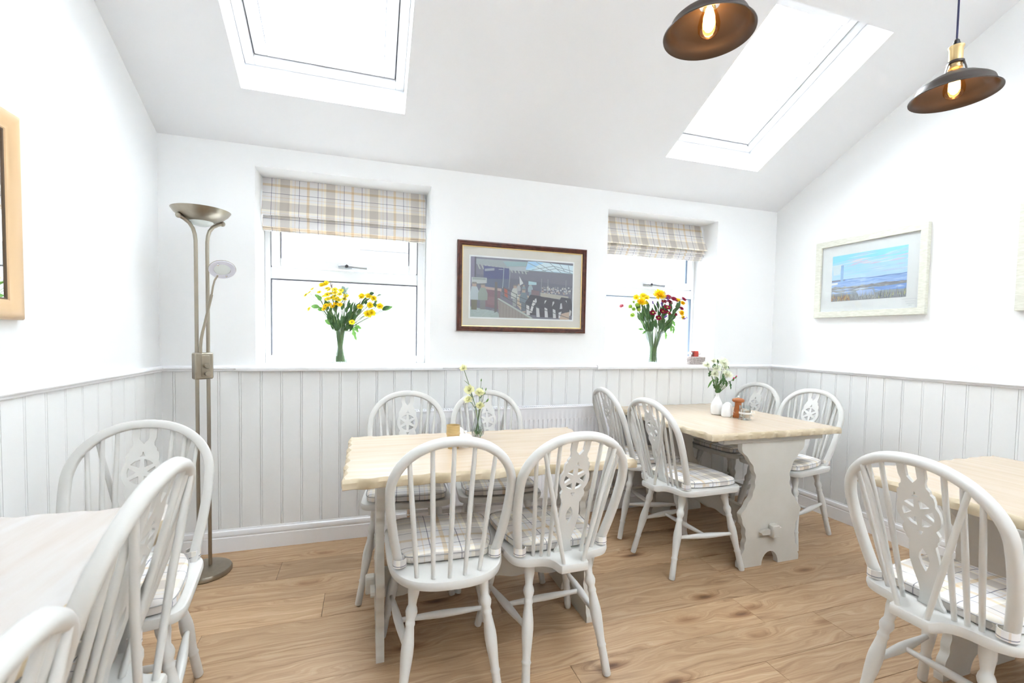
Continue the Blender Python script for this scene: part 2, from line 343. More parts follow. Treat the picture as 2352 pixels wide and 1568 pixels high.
# wall behind the camera
struct(MB().add([(XL,YB,0),(XR,YB,0),(XR,YB,C0+CS*3.3),(XL,YB,C0+CS*3.3)], [(0,1,2,3)]).obj('wall_front', M_wall, smooth=0))
# ceiling with two roof-window openings and their wells (perpendicular to the slope)
K1 = (.392, 1.175, -1.16, -.31); K2 = (2.843, 3.603, -1.16, -.306)
nrm = Vector((0, CS, 1)).normalized(); dwn = Vector((0, 1, -CS)).normalized()
def cp(x, y, h=0): return Vector((x, y, C0-CS*y)) + nrm*h
m = MB(); xs = [XL, K1[0], K1[1], K2[0], K2[1], XR]; ys = [0, K2[3], K1[3], -1.16, -3.3]
for i in range(5):
    for j in range(4):
        cx, cy = (xs[i]+xs[i+1])/2, (ys[j]+ys[j+1])/2
        if any(k[0] < cx < k[1] and k[2] < cy < k[3] for k in (K1, K2)): continue
        m.add([cp(xs[i], ys[j]), cp(xs[i+1], ys[j]), cp(xs[i+1], ys[j+1]), cp(xs[i], ys[j+1])], [(0,1,2,3)])
ZT = C0+CS*3.3; K5 = (1.7, 3.9, -4.35, -3.45)          # roof opening added out of view behind the camera, for frontal fill light
for x0, x1, ya, yb in ((XL,XR,-3.3,K5[3]), (XL,XR,K5[2],YB), (XL,K5[0],K5[3],K5[2]), (K5[1],XR,K5[3],K5[2])): m.add([(x0,ya,ZT),(x1,ya,ZT),(x1,yb,ZT),(x0,yb,ZT)], [(0,1,2,3)])
WD = .20
for x0, x1, ya, yb in (K1, K2):
    c = [(x0,ya),(x1,ya),(x1,yb),(x0,yb)]
    for k in range(4):
        a, b = c[k], c[(k+1) % 4]; m.add([cp(*a), cp(*b), cp(*b, WD+.05), cp(*a, WD+.05)], [(0,1,2,3)])
struct(m.obj('ceiling', M_ceil, smooth=0))
def rwin(name, k):
    x0, x1, ya, yb = k
    Q = Matrix((Vector((1,0,0)), dwn, nrm)).transposed().to_4x4(); Q.translation = cp(x0, ya)
    w = x1-x0; L = (Vector(cp(x0, yb))-Vector(cp(x0, ya))).length
    def bx(m, a, b, mi=0): m.rbox(a, b, .003, mi, Q)
    m = MB(); t = .045; h0, h1 = WD-.02, WD+.04
    bx(m, (0,0,h0),(t,L,h1)); bx(m, (w-t,0,h0),(w,L,h1)); bx(m, (t,0,h0),(w-t,t,h1)); bx(m, (t,L-t,h0),(w-t,L,h1))
    fr = struct(m.obj(name, M_trim)); g = t+.006
    m = MB(); s = .055; a = g; b = w-g; c = g; d = L-g; h0, h1 = WD-.005, WD+.045
    bx(m, (a,c,h0),(a+s,d,h1)); bx(m, (b-s,c,h0),(b,d,h1)); bx(m, (a+s,c,h0),(b-s,c+s,h1)); bx(m, (a+s,d-s,h0),(b-s,d,h1))
    sash = m.obj('sash', M_trim, fr)
    MB().box((a+s,c+s,WD+.02),(b-s,d-s,WD+.024), 0, Q).obj('pane', M_pane, sash, smooth=0)
    m = MB(); z = WD+.012
    for p, q in (((t,t,z),(t+.006,L-t,z+.02)), ((w-t-.006,t,z),(w-t,L-t,z+.02)), ((t,L-t-.006,z),(w-t,L-t,z+.02)), ((t,t,z),(w-t,t+.006,z+.02))): m.box(p, q, 0, Q)
    m.obj('gasket', M_gasket, fr, smooth=0)
    m = MB(); z = WD+.012; e = a+s
    for p, q in (((e,c+s,z),(e+.004,d-s,z+.008)), ((b-s-.004,c+s,z),(b-s,d-s,z+.008))): m.box(p, q, 0, Q)
    m.obj('glazing_bead', M_gasket, sash, smooth=0)
rwin('window_3', K1); rwin('window_4', K2)
m = MB()
for q in ((K5[0],K5[2],K5[1],K5[2]+.06), (K5[0],K5[3]-.06,K5[1],K5[3]), (K5[0],K5[2]+.06,K5[0]+.06,K5[3]-.06), (K5[1]-.06,K5[2]+.06,K5[1],K5[3]-.06)): m.box((q[0],q[1],ZT-.01), (q[2],q[3],ZT+.08))
w5 = struct(m.obj('added_fill_skylight', M_trim, smooth=0)); MB().box((K5[0]+.06,K5[2]+.06,ZT+.03),(K5[1]-.06,K5[3]-.06,ZT+.036)).obj('pane', M_pane, w5, smooth=0)  # frame and pane of the added fill-light opening
# ------------------------------------------------------------------ wainscot boards (each board a part of its wall)
BWd = .105
def board_me(w):
    pr = [(0,0),(0,-.009),(w-.0125,-.009),(w-.0115,-.004),(w-.0105,-.0085),(w-.0085,-.0095),(w-.0035,-.0095),(w-.0015,-.0085),(w-.0005,-.004),(w,-.004),(w,0)]
    return MB().extr(pr, (0,0,.10), (0,0,ZD+.006), (1,0,0), (0,1,0)).mesh('board', M_panel, 25)
bme = board_me(BWd)
x = -BWd
while x < XR-.01:
    w = min(BWd, XR-x); a = max(x, XL)
    if x < XL: o = inst('board', board_me(x+BWd-a), wall_b, (a,0,0))
    elif w < BWd-.002: o = inst('board', board_me(w), wall_b, (x,0,0))
    else: o = inst('board', bme, wall_b, (x,0,0))
    x += BWd
for k in range(34): inst('board', bme, wall_r, (XR, -.0317-k*BWd+BWd if k else -.0317+.0, 0), (0,0,-pi/2)) if k else inst('board', board_me(.0317), wall_r, (XR, 0, 0), (0,0,-pi/2))
for k in range(26): inst('board', bme, wall_l, (XL, -.0863-(k)*BWd, 0), (0,0,pi/2)) if k else inst('board', board_me(.0863), wall_l, (XL, -.0863, 0), (0,0,pi/2))
# dado rail, baseboards
dado = [(0,0),(.012,0),(.016,.003),(.017,.010),(.022,.013),(.024,.018),(.022,.024),(.015,.027),(.012,.031),(0,.033)]
def rail(n, p0, p1, U, prof=dado, z=ZD, m=M_trim, name=None): return struct(MB().extr(prof, (*p0, z), (*p1, z), (*U, 0), (0,0,1)).obj(name or 'trim_%d' % n, m, smooth=30))
rail(1, (XL,0), (.294,0), (0,-1)); rail(2, (1.442,0), (2.533,0), (0,-1)); rail(3, (3.632,0), (XR,0), (0,-1))
rail(4, (XL,0), (XL,-2.7), (1,0)); rail(5, (XR,0), (XR,-3.5), (-1,0))
base = [(0,0),(.021,0),(.021,.080),(.018,.083),(.018,.088),(.021,.092),(.022,.104),(.019,.116),(.013,.121),(.012,.128),(0,.128)]
rail(0, (XL,0), (XR,0), (0,-1), base, .0005, M_trim, 'baseboard_back'); rail(0, (XL,0), (XL,-3.5), (1,0), base, .0005, M_trim, 'baseboard_left'); rail(0, (XR,0), (XR,-4), (-1,0), base, .0005, M_trim, 'baseboard_right')
# ------------------------------------------------------------------ windows in the back wall
def window(name, W, sx0, sx1, hx, nose, gw, gm):
    x0, x1, z0, z1 = W; Y = WY
    m = MB(); zt, zb = 1.642, 1.570; xl, xr = sx0, sx1
    m.rbox((x0,Y,z0),(xl,Y+.06,z1)); m.rbox((xr,Y,z0),(x1,Y+.06,z1)); m.rbox((xl,Y,zb),(xr,Y+.06,zt)); m.rbox((xl,Y,z0),(xr,Y+.06,1.098)); m.rbox((xl,Y,z1-.05),(xr,Y+.06,z1))
    fr = struct(m.obj(name, M_upvc))
    m = MB(); s = .052; a, b, c, d = xl+.004, xr-.004, zt+.004, z1-.054; Y0 = Y-.012
    m.rbox((a,Y0,c),(a+s,Y+.05,d)); m.rbox((b-s,Y0,c),(b,Y+.05,d)); m.rbox((a+s,Y0,c),(b-s,Y+.05,c+s)); m.rbox((a+s,Y0,d-s),(b-s,Y+.05,d))
    sash = m.obj('sash', M_upvc, fr)
    MB().box((a+s,Y+.02,c+s),(b-s,Y+.026,d-s)).obj('pane', M_pane, sash, smooth=0)
    MB().box((xl,Y+.02,1.098),(xr,Y+.026,zb)).obj('pane', M_pane, fr, smooth=0)
    m = MB()
    for p, q in (((xl,Y-.001,1.098),(xl+.005,Y+.02,zb)), ((xr-gw,Y-.001,1.098),(xr,Y+.02,zb)), ((xl,Y-.001,zb-.005),(xr,Y+.02,zb))): m.box(p, q)
    for p, q in (((a+s,Y0-.001,c+s),(a+s+.005,Y,d-s)), ((b-s-gw,Y0-.001,c+s),(b-s,Y,d-s)), ((xl,Y+.001,zt),(xl+.004,Y+.02,z1-.05)), ((xr-.004,Y+.001,zt),(xr,Y+.02,z1-.05))): m.box(p, q)
    m.obj('gasket', gm, fr, smooth=0)  # on the second window the wide right strips paint the shaded inner frame edge
    # espagnolette handle with keyhole
    m = MB(); hz = 1.667
    m.rbox((hx-.008,Y0-.010,hz-.012),(hx+.075,Y0,hz+.012), .003)
    m.tube([(hx+.045,Y0-.008,hz),(hx+.05,Y0-.03,hz),(hx+.07,Y0-.036,hz-.001),(hx+.12,Y0-.036,hz-.005),(hx+.165,Y0-.036,hz-.006)], [.010,.011,.009,.0075,.010], 8)
    m.tube([(hx-.004,Y0-.006,hz),(hx+.015,Y0-.020,hz),(hx+.035,Y0-.022,hz)], [.009,.011,.010], 8)
    hd = m.obj('handle', M_satin, fr)
    MB().lathe([(.0095,0),(.0095,.004)], 14, (hx+.044,Y0-.045,hz), (0,1,0)).obj('lock_button', M_black, hd)
    pr = [(0,-.028),(.002,-.034),(.012,-.037),(.022,-.036),(.029,-.031),(.031,-.024),(.031,0),(0,0)]
    m = MB().extr([(b, a) for a, b in pr], (nose[0],0,1.0185), (nose[1],0,1.0185), (0,1,0), (0,0,1)); m.box((x0,0,1.0185),(x1,Y,1.0495))
    m.obj('sill', M_trim, fr, smooth=50)
window('window_1', W1, .420, 1.307, .818, (.294,1.442), .005, M_seal); window('window_2', W2, 2.662, 3.526, 3.065, (2.533,3.632), .016, M_bluegrey)
# ------------------------------------------------------------------ outside: yard and house, made tall and dark to dim the view through the windows
tag(MB().box((-14,.6,-.4),(18,30,-.3)).obj('yard', mottled('dark_tarmac', (.055,.055,.058), (.08,.08,.082), 3, .9), smooth=0), 'yard ground beyond the windows, washed out by daylight', 'ground')
hs = thing('house', 'washed-out house across the yard, faint through both windows', 'building', (2,9.5,-.3))
M_stone = mottled('grey_stone', (.125,.12,.118), (.155,.15,.146), 2.5, .9); M_far = mat('far_glass', (.105,.115,.13), .5); M_farf = mat('far_frame', (.22,.22,.22), .6)
MB().box((-13,0,0),(14,6,6.2)).obj('wall', M_stone, hs, smooth=0)
MB().add([(-13.4,-.4,6.1),(14.4,-.4,6.1),(14.4,6.4,6.1),(-13.4,6.4,6.1),(-13.4,3,8.6),(14.4,3,8.6)], [(0,1,5,4),(2,3,4,5),(0,4,3),(1,2,5),(0,3,2,1)]).obj('roof', mat('slate', (.07,.07,.08), .8), hs, smooth=0)
for xx, zz in ((-9.5,.9), (-6.2,3.6), (-4.6,.9), (-1.2,3.7), (-.9,.9), (4.3,.9), (4.5,3.7), (8.9,.9), (9.2,3.7)):
    f = MB().rbox((xx,-.06,zz),(xx+1.3,.02,zz+1.35), .01).obj('window', M_farf, hs, smooth=0); MB().box((xx+.08,-.07,zz+.08),(xx+1.22,-.05,zz+1.27)).obj('pane', M_far, f, smooth=0)
MB().rbox((2.2,-.06,0),(3.2,.02,2.1), .01).obj('door', mat('far_door', (.10,.13,.17), .5), hs, smooth=0)
# ------------------------------------------------------------------ roman blinds
def blind(label, loc, w, folds, bulge, cordx=None):
    t = thing('roman_blind', label, 'blind', loc)
    MB().rbox((.004,-.008,-.022),(w-.004,.028,-.0012), .002).obj('headrail', M_upvc, t)
    for k, (zt, zb, y0, y1, bl) in enumerate(folds):
        n = 14; m = MB(); P = []
        for i in range(n+1):
            q = i/n; P.append((y0+(y1-y0)*q - bl*sin(pi*q*.9)**2*.0 - bl*q*q, zt+(zb-zt)*q))
        P += [(P[-1][0]+.004, zb-.003), (P[-1][0]+.010, zb-.001)]
        back = [(P[-1][0], zb+.006)]+[(a+.004, b) for a, b in P[-4::-1]]
        prof = P+back; nx = 24; vs = []; fs = []; N = len(prof)
        rr = random.Random(k+int(w*100))
        ph = rr.random()*6
        for i in range(nx+1):
            x = w*i/nx; wob = .0025*sin(ph+i*.7)+.0015*sin(i*1.9+ph)
            for a, b in prof:
                q = (zt-b)/(zt-zb); vs.append((x + bulge*q*q*((x/w-.5)*1.0+.15), a+wob*q, b+wob*q*.6))
        for i in range(nx):
            for j in range(N): j2 = (j+1) % N; fs.append((i*N+j, i*N+j2, (i+1)*N+j2, (i+1)*N+j))
        fs += [tuple(range(N)), tuple(nx*N+j for j in range(N))[::-1]]
        m.add(vs, fs); m.obj('cloth' if k == 0 else 'fold', M_plaidZ, t, smooth=35)
    if cordx:
        m = MB()
        for dx in (0, .010): m.tube([(cordx+dx, -.004, -.03), (cordx+dx+.001, -.006, -.4), (cordx+dx-.001, -.006, -.735)], .0013, 5)
        m.tube([(cordx, -.006, -.735), (cordx+.005, -.006, -.745), (cordx+.009, -.006, -.735)], .0013, 5)
        m.obj('pull_cord', M_upvc, t)
    return t
blind('beige tartan roman blind over the left window by the floor lamp', (.392,.195,2.1615), .955, [(-.001,-.226,-.014,-.040,.016),(-.19,-.292,-.022,-.032,.004),(-.27,-.303,-.012,-.016,.003),(-.275,-.311,-.002,-.004,.001)], .006, .945)
blind('smaller bulging tartan roman blind over the right window', (2.61,.185,2.1495), .925, [(-.001,-.205,-.012,-.05,.03),(-.175,-.228,-.045,-.050,.006),(-.21,-.250,-.034,-.038,.004),(-.235,-.268,-.022,-.024,.003),(-.25,-.276,-.010,-.012,.002)], .06)
# ------------------------------------------------------------------ radiator
rd = thing('radiator', 'long white panel radiator with vertical flutes under the middle picture', 'radiator', (1.262,0,.165)); RW = 1.37; RH = .60
m = MB(); n = 40; step = (RW-.07)/n; prof = [(0,0),(.03,0)]
P = [(0,-.095)]
vs = []; xsr = [0,.035]; ysr = [0,0]
for k in range(n):
    x = .035+k*step; xsr += [x+step*.18, x+step*.32, x+step*.68, x+step*.82]; ysr += [0, .007, .007, 0]
xsr += [RW]; ysr += [0]
zz = [0,.035,.05,RH-.085,RH-.07,RH]; fl = [0,0,1,1,0,0]
nX = len(xsr)
for zv, fq in zip(zz, fl):
    for xv, yv in zip(xsr, ysr): vs.append((xv, -.100+yv*fq, zv))
fs = [(j*nX+i, j*nX+i+1, (j+1)*nX+i+1, (j+1)*nX+i) for j in range(5) for i in range(nX-1)]
m.add(vs, fs); m.box((0,-.094,.0),(RW,-.088,RH)); m.obj('front_panel', M_rad, rd, smooth=30)
MB().rbox((0,-.045,0),(RW,-.030,RH), .003).obj('back_panel', M_rad, rd)
for xx in (-.004, RW-.006): MB().rbox((xx,-.098,.004),(xx+.010,-.026,RH+.004), .002).obj('side_panel', M_rad, rd)
m = MB(); m.rbox((0,-.103,RH),(RW,-.088,RH+.012), .002); m.rbox((0,-.040,RH),(RW,-.026,RH+.012), .002)
for k in range(92): m.box((.01+k*.0148,-.09,RH+.002),(.0165+k*.0148,-.038,RH+.011))
m.obj('top_grille', M_rad, rd, smooth=0)
MB().box((.005,-.088,.02),(RW-.005,-.045,.03)).obj('fin_tray', M_dark, rd, smooth=0)
for xx in (.2, RW-.2): MB().box((xx,-.03,.03),(xx+.03,0,RH-.03)).obj('bracket', M_rad, rd, smooth=0)
def valve(x, d):
    m = MB(); m.lathe([(.008,0),(.011,.008),(.011,.02),(.008,.024),(.008,.04)], 12, (x,-.066,.0), (d,0,0)); m.lathe([(.012,0),(.012,.02),(.010,.045),(.011,.055)], 12, (x-d*.028,-.066,-.03)); 
    m.lathe([(.012,0),(.014,.004),(.014,.012),(.012,.016)], 8, (x-d*.028,-.066,-.046))
    v = m.obj('valve', M_chrome, rd); MB().lathe([(.011,0),(.012,.006),(.010,.02)], 10, (x-d*.028,-.066,.024)).obj('valve_cap', M_upvc, v)
    MB().tube([(x-d*.028,-.066,-.165),(x-d*.028,-.066,-.04)], .0075, 10).obj('copper_pipe', M_copper, rd)
valve(0, 1); valve(RW, -1)
# ------------------------------------------------------------------ chairs: local +y = forward, +x = sitter's right
ZS = .46
LEAN = (-.290+.140)/(.907-.46)
def bow_path(n=40):
    P = []
    for i in range(9):
        s = i/8; z = .437+(.737-.437)*s; P.append((.159+.038*sin(pi/2*min(1, s*1.0)), z))
    for i in range(1, 17):
        a = pi/2*i/16; P.append((.197*cos(a)**.92 if i < 16 else 0, .737+.170*sin(a)))
    R = [(x, z) for x, z in P]; L = [(-x, z) for x, z in P[-2::-1]]
    return R+L
BP = bow_path()
def lean_y(z): return -.140+LEAN*(z-.46)
def bow_z(x):      # height of the bow's centre line at half-width x (upper part)
    b = None
    for (xa, za), (xb, zb) in zip(BP, BP[1:]):
        if za >= .72 and (xa-x)*(xb-x) <= 0 and x >= 0 and xa != xb: return za+(zb-za)*(x-xa)/(xb-xa)
    return .907
LEGP = [(.0195,0),(.0195,.05),(.0190,.12),(.0150,.17),(.0135,.205),(.0175,.225),(.0200,.25),(.0180,.275),(.0135,.30),(.0140,.315),(.0160,.325),(.0160,.34),(.0140,.352),(.0165,.40),(.0205,.48),(.0208,.53),(.0190,.60),(.0155,.69),(.0143,.745),(.0150,.752),(.0172,.765),(.0150,.778),(.0142,.785),(.0150,.90),(.0148,.992),(.0135,1.0)]
def leg_mb(a, b):
    a = Vector(a); b = Vector(b); L = (b-a).length
    return MB().lathe([(r, h*L) for r, h in LEGP], 14, a, b-a)
def legpt(a, b, z): a = Vector(a); b = Vector(b); t = (z-a.z)/(b.z-a.z); return a+(b-a)*t
def stick(a, b, r0, r1):
    a = Vector(a); b = Vector(b); L = (b-a).length
    return MB().lathe([(r0+(r1-r0)*sin(pi*t)**2, t*L) for t in [i/8 for i in range(9)]], 10, a, b-a)
def seat_outline(tail):
    H = [(0,.212),(.08,.210),(.15,.205),(.185,.196),(.203,.178),(.209,.15),(.208,.08),(.205,0),(.201,-.08)]
    if tail: H += [(.197,-.125),(.185,-.158),(.160,-.178),(.130,-.186),(.100,-.190),(.075,-.203),(.060,-.225),(.053,-.258),(.045,-.262)]
    else: H += [(.190,-.145),(.165,-.205),(.125,-.248),(.075,-.271),(.03,-.278)]
    return H
def seat_me(tail):
    H = smoothpts(seat_outline(tail), 3); loop = H+[(-x, y) for x, y in H[::-1] if x > 1e-6]
    if not tail: pass
    n = len(loop); cx, cy = 0, -.02; m = MB(); rings = []
    for s, z in ((.93,ZS-.034),(.985,ZS-.029),(1,ZS-.018),(1,ZS-.007),(.990,ZS-.001),(.965,ZS)):
        rings.append([(x*s if abs(x) > .06 else x*(s if s > .95 else .97), cy+(y-cy)*s, z) for x, y in loop])
    vs = [p for r in rings for p in r]; fs = []
    for j in range(len(rings)-1):
        for k in range(n): k2 = (k+1) % n; fs.append((j*n+k, j*n+k2, (j+1)*n+k2, (j+1)*n+k))
    m.add(vs, fs)
    for r, z in ((rings[0], 0), (rings[-1], 1)):     # caps
        v, f = plate([(p[0], p[1]) for p in r], (), .0)
        k = len(v)//2; m.add([(q[0], q[1], r[0][2]) for q in v[:k]], [t for t in f if max(t) < k])
    bm = m; return m.mesh('seat', M_chair, 35)
SPL = [(.034,.455),(.034,.468),(.028,.478),(.023,.500),(.024,.525),(.032,.56),(.0385,.60),(.036,.635),(.033,.66),(.039,.668),(.0395,.676),(.045,.685),(.0465,.697),(.040,.710),(.048,.722),(.0545,.738),(.0555,.752),(.0535,.768),(.046,.784),(.0475,.797),(.0455,.811),(.0385,.818),(.0385,.826),(.031,.835),(.030,.846),(.0345,.860),(.035,.892)]
def splat_me():
    R = [(x, z) for x, z in SPL]
    outer = R+[(.0135,.894),(.0135,.858),(.0,.842),(-.0135,.858),(-.0135,.894)]+[(-x, z) for x, z in R[::-1]]
    holes = []
    for k in range(6):
        a0 = pi/2+pi/3*k; h = []
        for rr_, d in ((.016, .24), (.0405, .37)):
            arc = [a0+pi/6+q*(pi/6-.0055/rr_) for q in ((-1,0,1) if rr_ > .03 else (0,))]
            pts = [(rr_*cos(a), .752+rr_*sin(a)) for a in arc]; h += pts
        holes.append(h)
    holes.append([(-.009,.801),(.009,.801),(.003,.806),(.0,.818),(-.003,.806)]); holes.append([(-.008,.699),(.008,.699),(0,.686)])
    holes.append([(0,.572),(.009,.592),(.0135,.612),(.010,.628),(.003,.640),(0,.645),(-.003,.640),(-.010,.628),(-.0135,.612),(-.009,.592)])
    v, f = plate(outer, holes, .0095); m = MB()
    m.add([(p[0], lean_y(p[1])-.012*(1-min(1,(p[1]-.455)/.3))*1.6+p[2]*.95, p[1]+p[2]*.32) for p in v], f)
    return m.mesh('splat', M_chair, 30)
SEC = [(-.45,-1.0),(.35,-.92),(.85,-.55),(1.0,0),(.85,.55),(.35,.92),(-.45,1.0),(-.85,.92),(-1.0,.75),(-1.0,-.75),(-.85,-.92)]
def bow_me():
    pts = [(x, lean_y(z), z) for x, z in BP]; n0 = Vector((0,-1,LEAN)).normalized()
    return MB().tube(pts, .0150, sec=SEC, upv=tuple(n0)).mesh('bow', M_chair, 45)
seatT, seatD, splat_m, bow_m = seat_me(True), seat_me(False), splat_me(), bow_me()
RT, RF, FT, FF = (.112,-.120,.435), (.161,-.222,.002), (.140,.125,.435), (.214,.206,.002)
RT0, RF0 = (.112,-.165,.435), (.165,-.245,.002)
mx = lambda p: (-p[0], p[1], p[2])
def chair_parts(tail):
    rt_, rf_ = (RT, RF) if tail else (RT0, RF0)
    L = [('seat', seatT if tail else seatD), ('bow', bow_m)]
    if tail: L.append(('splat', splat_m))
    for a, b in ((rt_, rf_), (mx(rt_), mx(rf_)), (FT, FF), (mx(FT), mx(FF))): L.append(('leg', leg_mb(a, b).mesh('leg', M_chair, 50)))
    for sg in (1, -1):
        a = legpt(rt_, rf_, .205); b = legpt(FT, FF, .195); a.x *= sg; b.x *= sg; L.append(('side_stretcher', stick(a, b, .0085, .0155).mesh('side_stretcher', M_chair)))
    a = (legpt(rt_, rf_, .205)+legpt(FT, FF, .195))/2; L.append(('cross_stretcher', stick(a, mx(a), .0085, .0135).mesh('cross_stretcher', M_chair)))
    sp = []
    if tail:
        for sg in (1, -1):
            for xb, xt, yb in ((.064,.078,-.176),(.090,.117,-.170),(.116,.155,-.160)): sp.append((xb*sg, yb, xt*sg, 'spindle'))
            sp.append((.036*sg, -.246, .132*sg, 'brace'))
    else:
        for xb, xt, yb in ((-.112,-.142,-.225),(-.062,-.073,-.245),(-.010,-.006,-.252),(.040,.060,-.246),(.092,.130,-.226)): sp.append((xb, yb, xt, 'spindle'))
    for xb, yb, xt, nm in sp:
        z = bow_z(abs(xt)); r = .0072 if nm == 'spindle' and tail else .0078
        m = MB().tube([(xb, yb, ZS-.004), (xb+(xt-xb)*.5, yb+(lean_y(z)-yb)*.5, (ZS+z)/2), (xt, lean_y(z)+(-.006 if nm == 'brace' else 0), z-.004)], [r*.92, r*1.1, r*.92], 10)
        L.append((nm, m.mesh(nm, M_chair)))
    return L
PT, PD = chair_parts(True), chair_parts(False)
def chair(parts, label, x, y, deg, sc=1, group='white wheelback chairs around the tables'):
    t = thing('dining_chair', label, 'chair', (x, y, 0), math.radians(deg-90), group)
    for n, me in parts: inst(n, me, t)
    t.scale = (sc, sc, sc); return t
# cushion: plaid pad tied round the bow with two straps
def cushion_me():
    H = smoothpts([(0,.196),(.09,.194),(.150,.186),(.178,.165),(.186,.12),(.182,.03),(.170,-.06),(.150,-.120),(.132,-.145),(.07,-.150),(0,-.152)], 3)
    loop = H+[(-x, y) for x, y in H[-2:0:-1]]; n = len(loop); m = MB(); rings = []
    for s, z in ((.95,.001),(.995,.006),(1.0,.017),(.995,.027),(.97,.033),(.90,.0365),(.7,.039),(.4,.0405)): rings.append([(x*s, .02+(y-.02)*s, z+(.002*sin(x*30)*cos(y*26) if z > .03 else 0)) for x, y in loop])
    vs = [p for r in rings for p in r]; fs = [(j*n+k, j*n+(k+1) % n, (j+1)*n+(k+1) % n, (j+1)*n+k) for j in range(len(rings)-1) for k in range(n)]
    o = len(vs); vs += [(0,.02,.041),(0,.02,.001)]
    fs += [(7*n+k, 7*n+(k+1) % n, o) for k in range(n)]+[((k+1) % n, k, o+1) for k in range(n)]
    top = m.add(vs, fs).mesh('pad', M_plaidY, 50)
    p = MB().tube([(x*1.003, .02+(y-.02)*1.003, .0275) for x, y in loop], .0018, 5, closed=True).mesh('piping', M_piping)
    return top, p
pad_m, pip_m = cushion_me()
def strap_me(sg):
    b = bow_c = (.163, -.150); m = MB(); P = []
    for i in range(11): 
        a = -pi*.15 + pi*1.30*i/10; P.append((b[0]+.0225*cos(a-pi*.5*0)*1, b[1]-.0225*sin(a), .019))
    P = [(.146,-.128,.019)]+[(sg and x, y, z) for x, y, z in [(b[0]+.021*cos(t), b[1]+.021*sin(t), .019) for t in [math.radians(d) for d in range(60, -200, -26)]]]
    P = [(x*sg, y, z) for x, y, z in P]
    m.tube(P, 1.0, sec=[(-.013,-.0016),(.013,-.0016),(.013,.0016),(-.013,.0016)], upv=(0,0,1)); return m.mesh('strap', M_plaidZ, 30)
strap_m = (strap_me(1), strap_me(-1))
def cushion(label, x, y, deg, sc=1):
    t = thing('seat_cushion', label, 'cushion', (x, y, ZS*sc+.0012), math.radians(deg-90), 'tartan seat cushions')
    t.scale = (sc, sc, sc)
    inst('pad', pad_m, t, (0, .004, 0)); inst('piping', pip_m, t, (0, .004, 0))
    for s in strap_m: inst('strap', s, t)
CH = [  # x, y, heading, label, cushion label
 (1.258,-1.222,88.5, PD, 'plain spindle-back white chair without a wheel, nearest the camera at the middle table', 'tartan cushion seen through the plain spindles of the chair without a wheel'),
 (1.662,-1.243,91.8, PT, 'wheelback chair with its back to us, right of the plain spindle chair', 'tartan cushion on the wheelback chair right of the plain spindle chair'),
 (1.182,-.565,-94.8, PT, 'wheelback chair facing us across the middle table, left one by the radiator end', 'cushion of the far-left chair at the middle table, above the radiator valve'),
 (1.634,-.589,-93.9, PT, 'wheelback chair facing us behind the carnation vase at the middle table', 'cushion of the far-side chair behind the carnation vase'),
 (2.695,-.785,4.3, PT, 'wheelback chair side-on in full view at the near left of the corner table', 'tartan cushion fully seen on the side-on chair in mid floor'),
 (2.712,-.318,-4.0, PT, 'wheelback chair at the far left of the corner table, beside the radiator', 'cushion on the corner table chair beside the radiator'),
 (3.582,-.645,188.5, PT, 'wheelback chair at the near right of the corner table, under the seascape', 'cushion on the chair under the seascape, partly behind the carved table leg'),
 (3.545,-.205,185.5, PT, 'wheelback chair deepest in the corner, behind the pepper mill', 'cushion in shade under the corner table, of the chair behind the pepper mill'),
 (2.738,-2.022,.4, PT, 'large wheelback chair at bottom right, drawn to the right-hand table', 'pale tartan cushion on the large chair at bottom right'),
 (3.80,-1.93,180, PT, 'white chair at the right frame edge on the wall side of the right-hand table', None),
 (.276,-1.282,-84.2, PT, 'wheelback chair in front of the floor lamp, facing us over the left table', 'cushion on the chair in front of the floor lamp'),
 (.293,-1.79,180, PT, 'wheelback chair seen edge-on at the left table, overlapping the lamp chair', 'cushion on the edge-on chair at the left table'),
 (.352,-2.345,184, PT, 'blurred chair in the bottom left corner, its bow top only in view', 'cushion on the blurred chair in the bottom left corner'),
]
for x, y, dg, pr, la, cl in CH:
    sc = 1.045 if 'edge-on' in la else 1      # one chair of the set is a little taller
    chair(pr, la, x, y, dg, sc)
    if cl: cushion(cl, x, y, dg, sc)
# ------------------------------------------------------------------ trestle tables
PEDP = [(.2135,0),(.214,.03),(.203,.066),(.183,.12),(.178,.177),(.186,.22),(.205,.26),(.215,.287),(.207,.31),(.172,.354),(.148,.39),(.131,.43),(.124,.50),(.137,.545),(.163,.59),(.190,.619),(.214,.64),(.225,.66),(.226,.695)]
def pedestal(parent, wsc, y, H, out):     # board across local x, standing at local y; 'out' = outward direction
    Pp = smoothpts(PEDP, 5); R = []
    for i, (a, z) in enumerate(Pp):
        s = .0035*sin(z*2*pi/.058) if .03 < z < .64 else 0; R.append((a*wsc+s, z*H/.695))
    arch = [(.060*cos(t)*wsc, .074*sin(t)) for t in [pi*k/10 for k in range(11)]]
    outer = [(-R[0][0],0)]+[(-p[0]*1.0, p[1]) for p in R[1:]]+[(p[0], p[1]) for p in R[::-1]]+arch
    rings = [(0,.0175,.004),(0,.0135,0)]
    v, f = plate(outer, (), .030); m = MB(); m.add([(p[0], y+p[2], p[1]) for p in v], f)
    return m.obj('pedestal', M_ped, parent, smooth=35)
